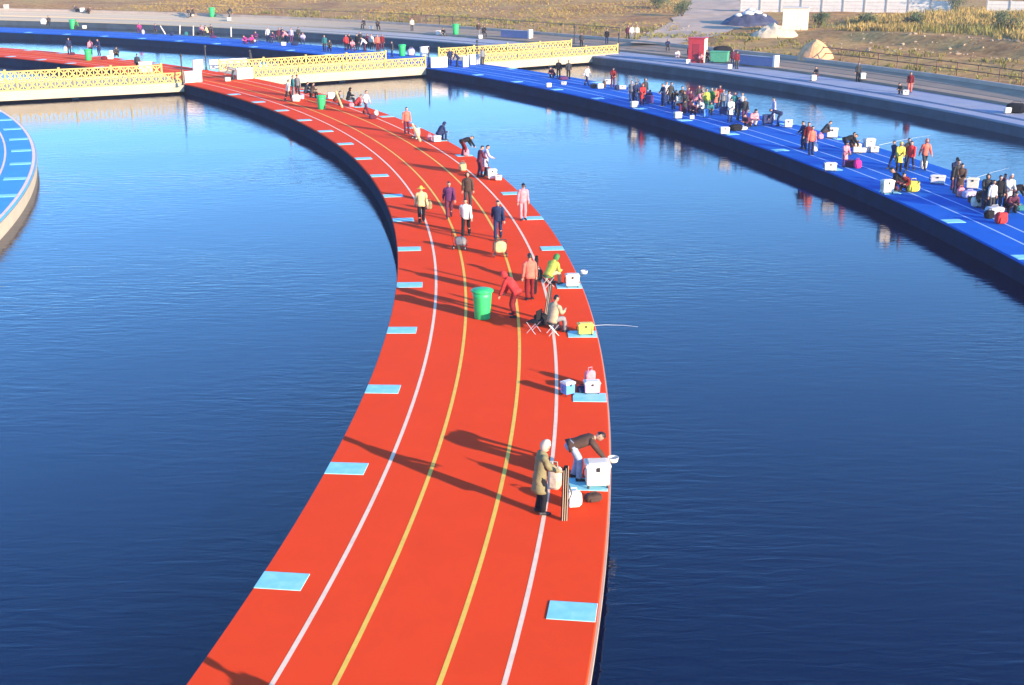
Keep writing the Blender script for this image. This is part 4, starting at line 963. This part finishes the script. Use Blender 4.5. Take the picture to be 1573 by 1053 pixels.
for x, y, c, sc, lb in ((843, 135, 'white', (0.8, 0.8, 0.8), 'white box at the near edge left of the dark figures'), (866, 131, 'white', (0.8, 0.7, 0.6), 'small white box in front of the two slim black figures'),
        (922, 137, 'white', (1.0, 0.9, 0.9), 'white box between the striding white jacket and the dark red person'), (933, 131, 'white', (0.9, 0.8, 1.0), 'white box just left of the dark red person'), (956, 138, 'white', (1.2, 0.8, 0.7), 'low white box right of the dark red person'),
        (974, 166, 'white', (1.0, 1.0, 1.0), 'white box at the near edge below the long red coat'), (998, 160, 'purple', (1.1, 0.9, 1.3), 'dark purple box right of the long red coat'),
        (1041, 183, 'white', (1.0, 1.0, 1.0), 'white bucket box below the seated cream jacket'), (1063, 184, 'white', (0.6, 0.6, 0.6), 'tiny white box below the maroon coat'),
        (1084, 181, 'blue', (0.6, 0.6, 1.2), 'pale blue box below the lime green top'), (1111, 176, 'navy', (1.0, 0.9, 1.1), 'navy box behind the long white coat'), (1113, 207, 'white', (1.1, 1.0, 1.0), 'white box at the near edge left of the long white coat'),
        (1179, 193, 'navy', (1.3, 1.0, 1.5), 'large navy box left of the bending navy person'), (1211, 197, 'white', (0.95, 0.95, 1.15), 'white box standing alone at the far edge right of the crowd'),
        (1278, 213, 'white', (1.3, 1.0, 1.4), 'white box at the far edge right of the hunched dark angler'), (1275, 263, 'white', (1.25, 1.0, 0.95), 'white box at the near edge left of the pink coat'),
        (1316, 236, 'cream', (0.9, 0.8, 1.2), 'pale cream box right of the seated brown person'), (1334, 233, 'white', (1.2, 1.0, 1.6), 'tall white box at the far edge beside the rod'), (1343, 235, 'white', (0.9, 0.9, 0.8), 'low white box right of the tall white box'),
        (1325, 235, 'white', (0.7, 0.7, 0.6), 'small white box left of the tall white box'), (1362, 298, 'white', (1.15, 1.0, 1.45), 'white box left of the crouching dark angler at the near edge'), (1440, 283, 'white', (1.4, 1.0, 0.95), 'white box left of the navy cap'),
        (1493, 291, 'cream', (1.15, 1.0, 1.2), 'cream box at the far edge behind the dark rust coat')):
    box(x, y, lb, c, (x * 37) % 40 - 20, sc)
for x, y, c, w, h, lb in ((912, 136, 'charcoal', 0.6, 0.4, 'charcoal bag right of the striding white jacket'), (928, 135, 'brown', 0.3, 0.6, 'slim brown bag between two white boxes'), (948, 139, 'navy', 0.4, 0.45, 'navy bag left of the low white box'), (865, 123, 'purple', 0.9, 0.3, 'purple bag between the two slim black figures'),
        (1130, 201, 'black', 0.9, 0.45, 'black bag in front of the left dark walker'), (1139, 200, 'lightgrey', 0.8, 0.25, 'flat light grey bag right of the black bag'), (1252, 233, 'white', 0.35, 0.5, 'white carrier bag held beside the coral jacket'), (1260, 214, 'pink', 0.4, 0.35, 'pink bag at the feet of the hunched dark angler'),
        (1309, 257, 'maroon', 0.7, 0.4, 'maroon bag right of the bright pink coat'), (1317, 259, 'magenta', 0.45, 0.5, 'magenta bag right of the maroon one'), (1418, 260, 'white', 0.4, 0.55, 'white carrier bag in front of the coral coat'), (1402, 295, 'yellow', 0.7, 0.6, 'yellow bag right of the crouching dark angler'),
        (1475, 303, 'pink', 0.4, 0.5, 'pale pink bag carried by the dark rust coat'), (1489, 305, 'lavender', 0.8, 0.4, 'lavender sack right of the dark rust coat'), (1500, 318, 'cream', 0.6, 0.5, 'cream sack left of the charcoal coat at right'), (1494, 312, 'brown', 0.5, 0.35, 'brown bag left of the cream sack'),
        (1527, 330, 'lightgrey', 0.9, 0.4, 'light grey bundle in front of the cluster at right'), (1537, 344, 'red', 0.6, 0.55, 'bright red bag nearest the right edge of the photo'), (1519, 336, 'black', 0.5, 0.4, 'black bag left of the bright red bag'), (1566, 324, 'teal', 0.5, 0.3, 'teal bag at the far right edge of the blue deck')):
    bag(x, y, lb, c, w, w * 0.65, h, 15, 'bag', (x * 7) % 9)
for x, y, ps, f, j, t, hd, lb, sc in (
        (970, 157, 'stand', 160, 'grey', 'charcoal', 'hair', 'person in grey at the far left of the first blue deck cluster', 0.98), (995, 158, 'crouch', 200, 'purple', 'navy', 'hair', 'crouching purple person right of the long red coat', 1.1),
        (1034, 168, 'stoop', 200, 'black', 'navy', 'hair', 'stooping person in black left of the seated cream jacket', 1.0), (1047, 168, 'stand', 170, 'brown', 'black', 'hair', 'person in brown behind the charcoal hooded coat', 1.0),
        (1056, 170, 'stand', 200, 'purple', 'charcoal', 'hair', 'person in purple between the charcoal hood and the maroon coat', 1.0), (1065, 178, 'crouch', 160, 'maroon', 'navy', 'hair', 'crouching maroon person by the tiny white box', 1.1),
        (1072, 166, 'stand', 190, 'charcoal', 'black', 'hair', 'person in charcoal behind the pale pink stooping one', 1.0), (1089, 177, 'crouch', 190, 'teal', 'navy', 'hair', 'crouching teal person below the dark green one', 1.1),
        (1110, 172, 'stand', 170, 'grey', 'navy', 'hair', 'person in grey right of the bright coral coat', 0.98), (1127, 178, 'stand', 190, 'teal', 'charcoal', 'hair', 'person in teal just behind the left dark walker', 1.0),
        (1139, 179, 'stand', 160, 'lightgrey', 'navy', 'hair', 'person in light grey behind the right dark walker', 1.0), (1240, 231, 'stand', 170, 'darkred', 'navy', 'hair', 'person in dark red between the navy coat and the coral jacket', 1.0),
        (1392, 258, 'stand', 200, 'brown', 'charcoal', 'hair', 'person in brown behind the red walker', 0.98), (1467, 297, 'stand', 200, 'charcoal', 'navy', 'hair', 'person in charcoal between the navy cap and rust coat', 1.0),
        (1506, 318, 'crouch', 170, 'brown', 'black', 'hair', 'crouching brown person left of the charcoal coat at right', 1.15), (1531, 324, 'stand', 180, 'black', 'charcoal', 'hair', 'person in black left of the maroon coat at right', 1.0),
        (1551, 326, 'crouch', 190, 'maroon', 'black', 'hair', 'crouching maroon person in the cluster at right', 1.15), (394, 66, 'sit', 170, 'purple', 'navy', 'hair', 'seated purple person right of the magenta pair', 1.1),
        (434, 64, 'stand', 180, 'navy', 'black', 'hair', 'person in navy inside the group behind the middle footbridge', 1.0), (466, 68, 'sit', 180, 'lavender', 'navy', 'hair', 'seated lavender person right of the long charcoal coat', 1.1),
        (565, 75, 'stand', 180, 'maroon', 'black', 'hair', 'person in maroon inside the crowd behind the railing', 1.0), (537, 76, 'stand', 170, 'brown', 'black', 'hair', 'person in brown left inside the crowd behind the railing', 1.0),
        (240, 53, 'sit', 180, 'navy', 'charcoal', 'hair', 'seated navy person left of the leftmost white rod bag', 1.1), (310, 55, 'sit', 190, 'pink', 'maroon', 'hair', 'seated pink person left of the tan jacket', 1.1)):
    person(x, y, ps, f, j, t, hd, lb, BD, sc)
rod(1340, 234, 'thin white fishing rod lying out over the water from the tall white box', (4.5, 3.0, 0.3))
rod(1480, 290, 'thin pale fishing rod behind the dark rust coat at right', (3.5, 3.0, 0.3))
# ------------------------------------------------------------------ things on the far bank
def booth():
    p = on(1071, 96); root = empty('booth', p, R(-22)); tag(root, 'red booth with a white side standing on the right bank', 'booth'); w, d, h = 1.7, 1.3, 2.5
    red_, wh = mat('booth_red', (0.45, 0.03, 0.04), 0.5, var=0.1), M_WPL
    bm = bmesh.new(); bbox(bm, (0, -d / 2, h / 2), (w, 0.05, h)); link('front_panel', from_bm('front_panel', bm), red_, root)
    bm = bmesh.new(); bbox(bm, (w / 2, 0.027, h / 2), (0.05, d, h)); link('side_panel', from_bm('side_panel', bm), wh, root)
    bm = bmesh.new(); bbox(bm, (-w / 2, 0.027, h / 2), (0.05, d, h)); link('side_panel', from_bm('side_panel', bm), red_, root)
    bm = bmesh.new(); bbox(bm, (0, d / 2, h / 2), (w - 0.06, 0.05, h)); link('back_panel', from_bm('back_panel', bm), red_, root)
    bm = bmesh.new(); bbox(bm, (0, 0, h + 0.05), (w + 0.2, d + 0.2, 0.1), bev=0.02); link('roof', from_bm('roof', bm), red_, root)
    bm = bmesh.new(); bbox(bm, (0, -d / 2 - 0.03, 1.0), (0.75, 0.04, 1.95), bev=0.01); dr = link('door', from_bm('door', bm), mat('booth_door', (0.30, 0.02, 0.035), 0.5), root)
    bm = bmesh.new(); bbox(bm, (0.28, -d / 2 - 0.065, 1.0), (0.05, 0.04, 0.14), bev=0.01); link('handle', from_bm('handle', bm), M_DMET, dr)
booth()
def container():
    root = empty('waste_container', on(1105, 97), R(-20)); tag(root, 'wide green wheeled container beside the red booth', 'container'); w, d, h = 1.8, 0.9, 1.0
    bm = bmesh.new(); bbox(bm, (0, 0, h / 2 + 0.1), (w, d, h), bev=0.05, taper=1.06); link('body', from_bm('body', bm), mat('dull_green_metal', (0.07, 0.30, 0.17), 0.6, var=0.15), root)
    bm = bmesh.new(); bbox(bm, (0, 0, h + 0.17), (w * 1.1, d * 1.1, 0.12), bev=0.04); link('lid', from_bm('lid', bm), mat('dull_green_metal', (0.07, 0.30, 0.17)), root)
    for x in (-0.8, 0.8):
        for y in (-0.35, 0.35):
            bm = bmesh.new(); tube(bm, [(x - 0.03, y, 0.09), (x + 0.03, y, 0.09)], 0.09, 10); link('wheel', from_bm('wheel', bm), M_SHOE, root)
container()
def low_wall(px, py, L, rz, label):
    root = empty('low_wall', on(px, py), R(rz)); tag(root, label, 'wall', 'low blue walls on the bank')
    bm = bmesh.new(); bbox(bm, (0, 0, 0.4), (L, 0.5, 0.9), bev=0.03); link('body', from_bm('body', bm), mat('violet_blue_paint', (0.19, 0.21, 0.36), 0.8, var=0.1), root)
    bm = bmesh.new(); bbox(bm, (0, 0, 0.88), (L + 0.1, 0.62, 0.08), bev=0.02); link('coping', from_bm('coping', bm), M_BANKW, root)
    bm = bmesh.new(); bbox(bm, (L / 2 + 0.16, 0, 0.55), (0.3, 0.7, 1.15), bev=0.03); link('end_post', from_bm('end_post', bm), M_WHITEW, root)
low_wall(1163, 103, 4.6, -52, 'low violet blue wall with a white end post on the right bank')
low_wall(792, 58, 4.6, -40, 'low violet blue wall behind the right footbridge')
K = [(1040, 88, 'crouch', 180, 'white', 'lavender', 'crouching person in white left of the red booth', 1.0), (1059, 96, 'stand', 150, 'maroon', 'purple', 'person in maroon at the left side of the red booth', 1.0),
     (1077, 97, 'crouch', 170, 'pink', 'darkred', 'crouching person in pink before the red booth', 1.1), (1084, 96, 'sit', 190, 'darkred', 'black', 'seated dark red person right of the red booth', 1.0),
     (1125, 104, 'stand', 180, 'maroon', 'navy', 'left of two dark people standing right of the green container', 1.05), (1131, 106, 'stand', 200, 'darkred', 'charcoal', 'right of two dark people standing right of the green container', 1.0),
     (1255, 124, 'sit', 120, 'charcoal', 'maroon', 'seated dark person on the right bank below the clay heap', 1.0), (1317, 126, 'stand', 190, 'charcoal', 'black', 'lone dark person standing on the right bank', 1.0),
     (1397, 143, 'stand', 160, 'darkred', 'coral', 'person in dark red and coral standing on the right bank', 1.0), (1385, 145, 'crouch', 120, 'charcoal', 'black', 'crouching dark person beside the dark red one on the right bank', 1.0),
     (290, 26, 'sit', 180, 'charcoal', 'grey', 'seated dark person left of the bin on the left bank', 1.1), (352, 30, 'stoop', -90, 'charcoal', 'charcoal', 'stooping dark person right of the bin on the left bank', 1.15), (298, 27, 'sit', 120, 'brown', 'charcoal', 'seated brown person left of the bin on the left bank', 1.1),
     (119, 20, 'crouch', 90, 'charcoal', 'black', 'left crouching dark person at the far left bank', 1.2), (135, 20, 'crouch', -90, 'brown', 'black', 'right crouching brown person at the far left bank', 1.2),
     (560, 44, 'sit', 150, 'charcoal', 'charcoal', 'left seated dark person on the bank behind the middle footbridge', 1.1), (580, 46, 'sit', 200, 'charcoal', 'black', 'right seated dark person on the bank behind the middle footbridge', 1.15),
     (633, 48, 'stand', 180, 'cream', 'charcoal', 'person in cream standing on the bank left of the bin', 1.0), (682, 54, 'crouch', 160, 'black', 'grey', 'crouching person in black just left of the bank bin', 1.15),
     (735, 56, 'stand', 170, 'brown', 'grey', 'person in brown standing right of the bank bin', 1.0), (743, 57, 'sit', 200, 'black', 'charcoal', 'seated person in black right of the bank bin', 1.15),
     (893, 72, 'stand', 180, 'charcoal', 'black', 'person in charcoal standing behind the right footbridge', 1.0), (932, 68, 'stand', 170, 'black', 'navy', 'person in black at the bank end of the right footbridge', 1.0),
     (964, 64, 'stand', 180, 'maroon', 'black', 'left of three people standing on the bank past the right footbridge', 1.0), (970, 62, 'stand', 190, 'white', 'grey', 'middle of three people on the bank past the right footbridge, in white', 1.0), (978, 62, 'stand', 170, 'cream', 'olive', 'right of three people on the bank past the right footbridge, in cream', 1.0),
     (1025, 78, 'sit', 180, 'navy', 'charcoal', 'seated navy person on the bank left of the crouching white one', 1.0)]
for x, y, ps, f, j, t, lb, sc in K: person(x, y, ps, f, j, t, 'hair', lb, BK, sc)
bin_(700, 53, 'green litter bin on the bank behind the middle of the photo', 1.25)
bin_(326, 27, 'green litter bin on the bank at the upper left', 1.3)
for x, y, c, sc, lb in ((1057, 99, 'white', (0.9, 0.9, 1.0), 'white box left of the red booth'), (1121, 107, 'white', (0.8, 0.8, 1.0), 'white box at the feet of the two dark people on the bank'), (1249, 125, 'white', (0.9, 0.9, 1.1), 'white box beside the seated dark person on the right bank'),
        (1325, 126, 'white', (0.8, 0.8, 1.2), 'white box right of the lone dark person on the right bank'), (1391, 147, 'white', (0.9, 0.9, 0.9), 'white box beside the crouching dark person on the right bank'), (1547, 175, 'white', (0.9, 0.8, 0.9), 'white box left of the large black bag on the right bank'),
        (127, 21, 'white', (1.3, 1.0, 1.5), 'white box between the two crouching people at far left bank'), (570, 46, 'white', (1.0, 0.9, 0.9), 'white box between the two seated people behind the middle footbridge'), (295, 28, 'white', (1.0, 1.0, 1.0), 'white box by the seated people on the left bank'), (674, 55, 'white', (1.3, 1.0, 1.3), 'white box left of the crouching black person on the bank'),
        (738, 58, 'white', (1.0, 1.0, 1.0), 'white box between the brown and black people on the bank'), (352, 33, 'white', (1.0, 1.0, 1.1), 'white box under the stooping person on the left bank'), (10, 15, 'cream', (1.4, 1.2, 1.6), 'cream box at the upper left corner of the bank')):
    box(x, y, lb, c, (x * 53) % 40 - 20, sc)
bag(1560, 174, 'large black bag lying on the bank at the right edge of the photo', 'black', 1.5, 0.7, 0.75, -30, 'bag', 3)
bag(1110, 84, 'black tarpaulin bundle behind the green container', 'black', 2.0, 1.0, 0.9, 0, 'bundle', 5, 'bundle')

# ------------------------------------------------------------------ thin autumn haze
def haze():
    bm = bmesh.new(); bbox(bm, (0, 300, 6.0), (2600, 2600, 22.0)); o = link('haze', from_bm('haze', bm)); tag(o, kind='stuff')
    m = bpy.data.materials.new('haze_air'); m.use_nodes = True; nt = m.node_tree; nt.nodes.clear()
    out = nt.nodes.new('ShaderNodeOutputMaterial'); v = nt.nodes.new('ShaderNodeVolumePrincipled')
    v.inputs['Color'].default_value = (0.93, 0.95, 1.0, 1); v.inputs['Density'].default_value = 0.0003; v.inputs['Anisotropy'].default_value = 0.2
    nt.links.new(v.outputs[0], out.inputs['Volume']); o.data.materials.append(m)
haze()
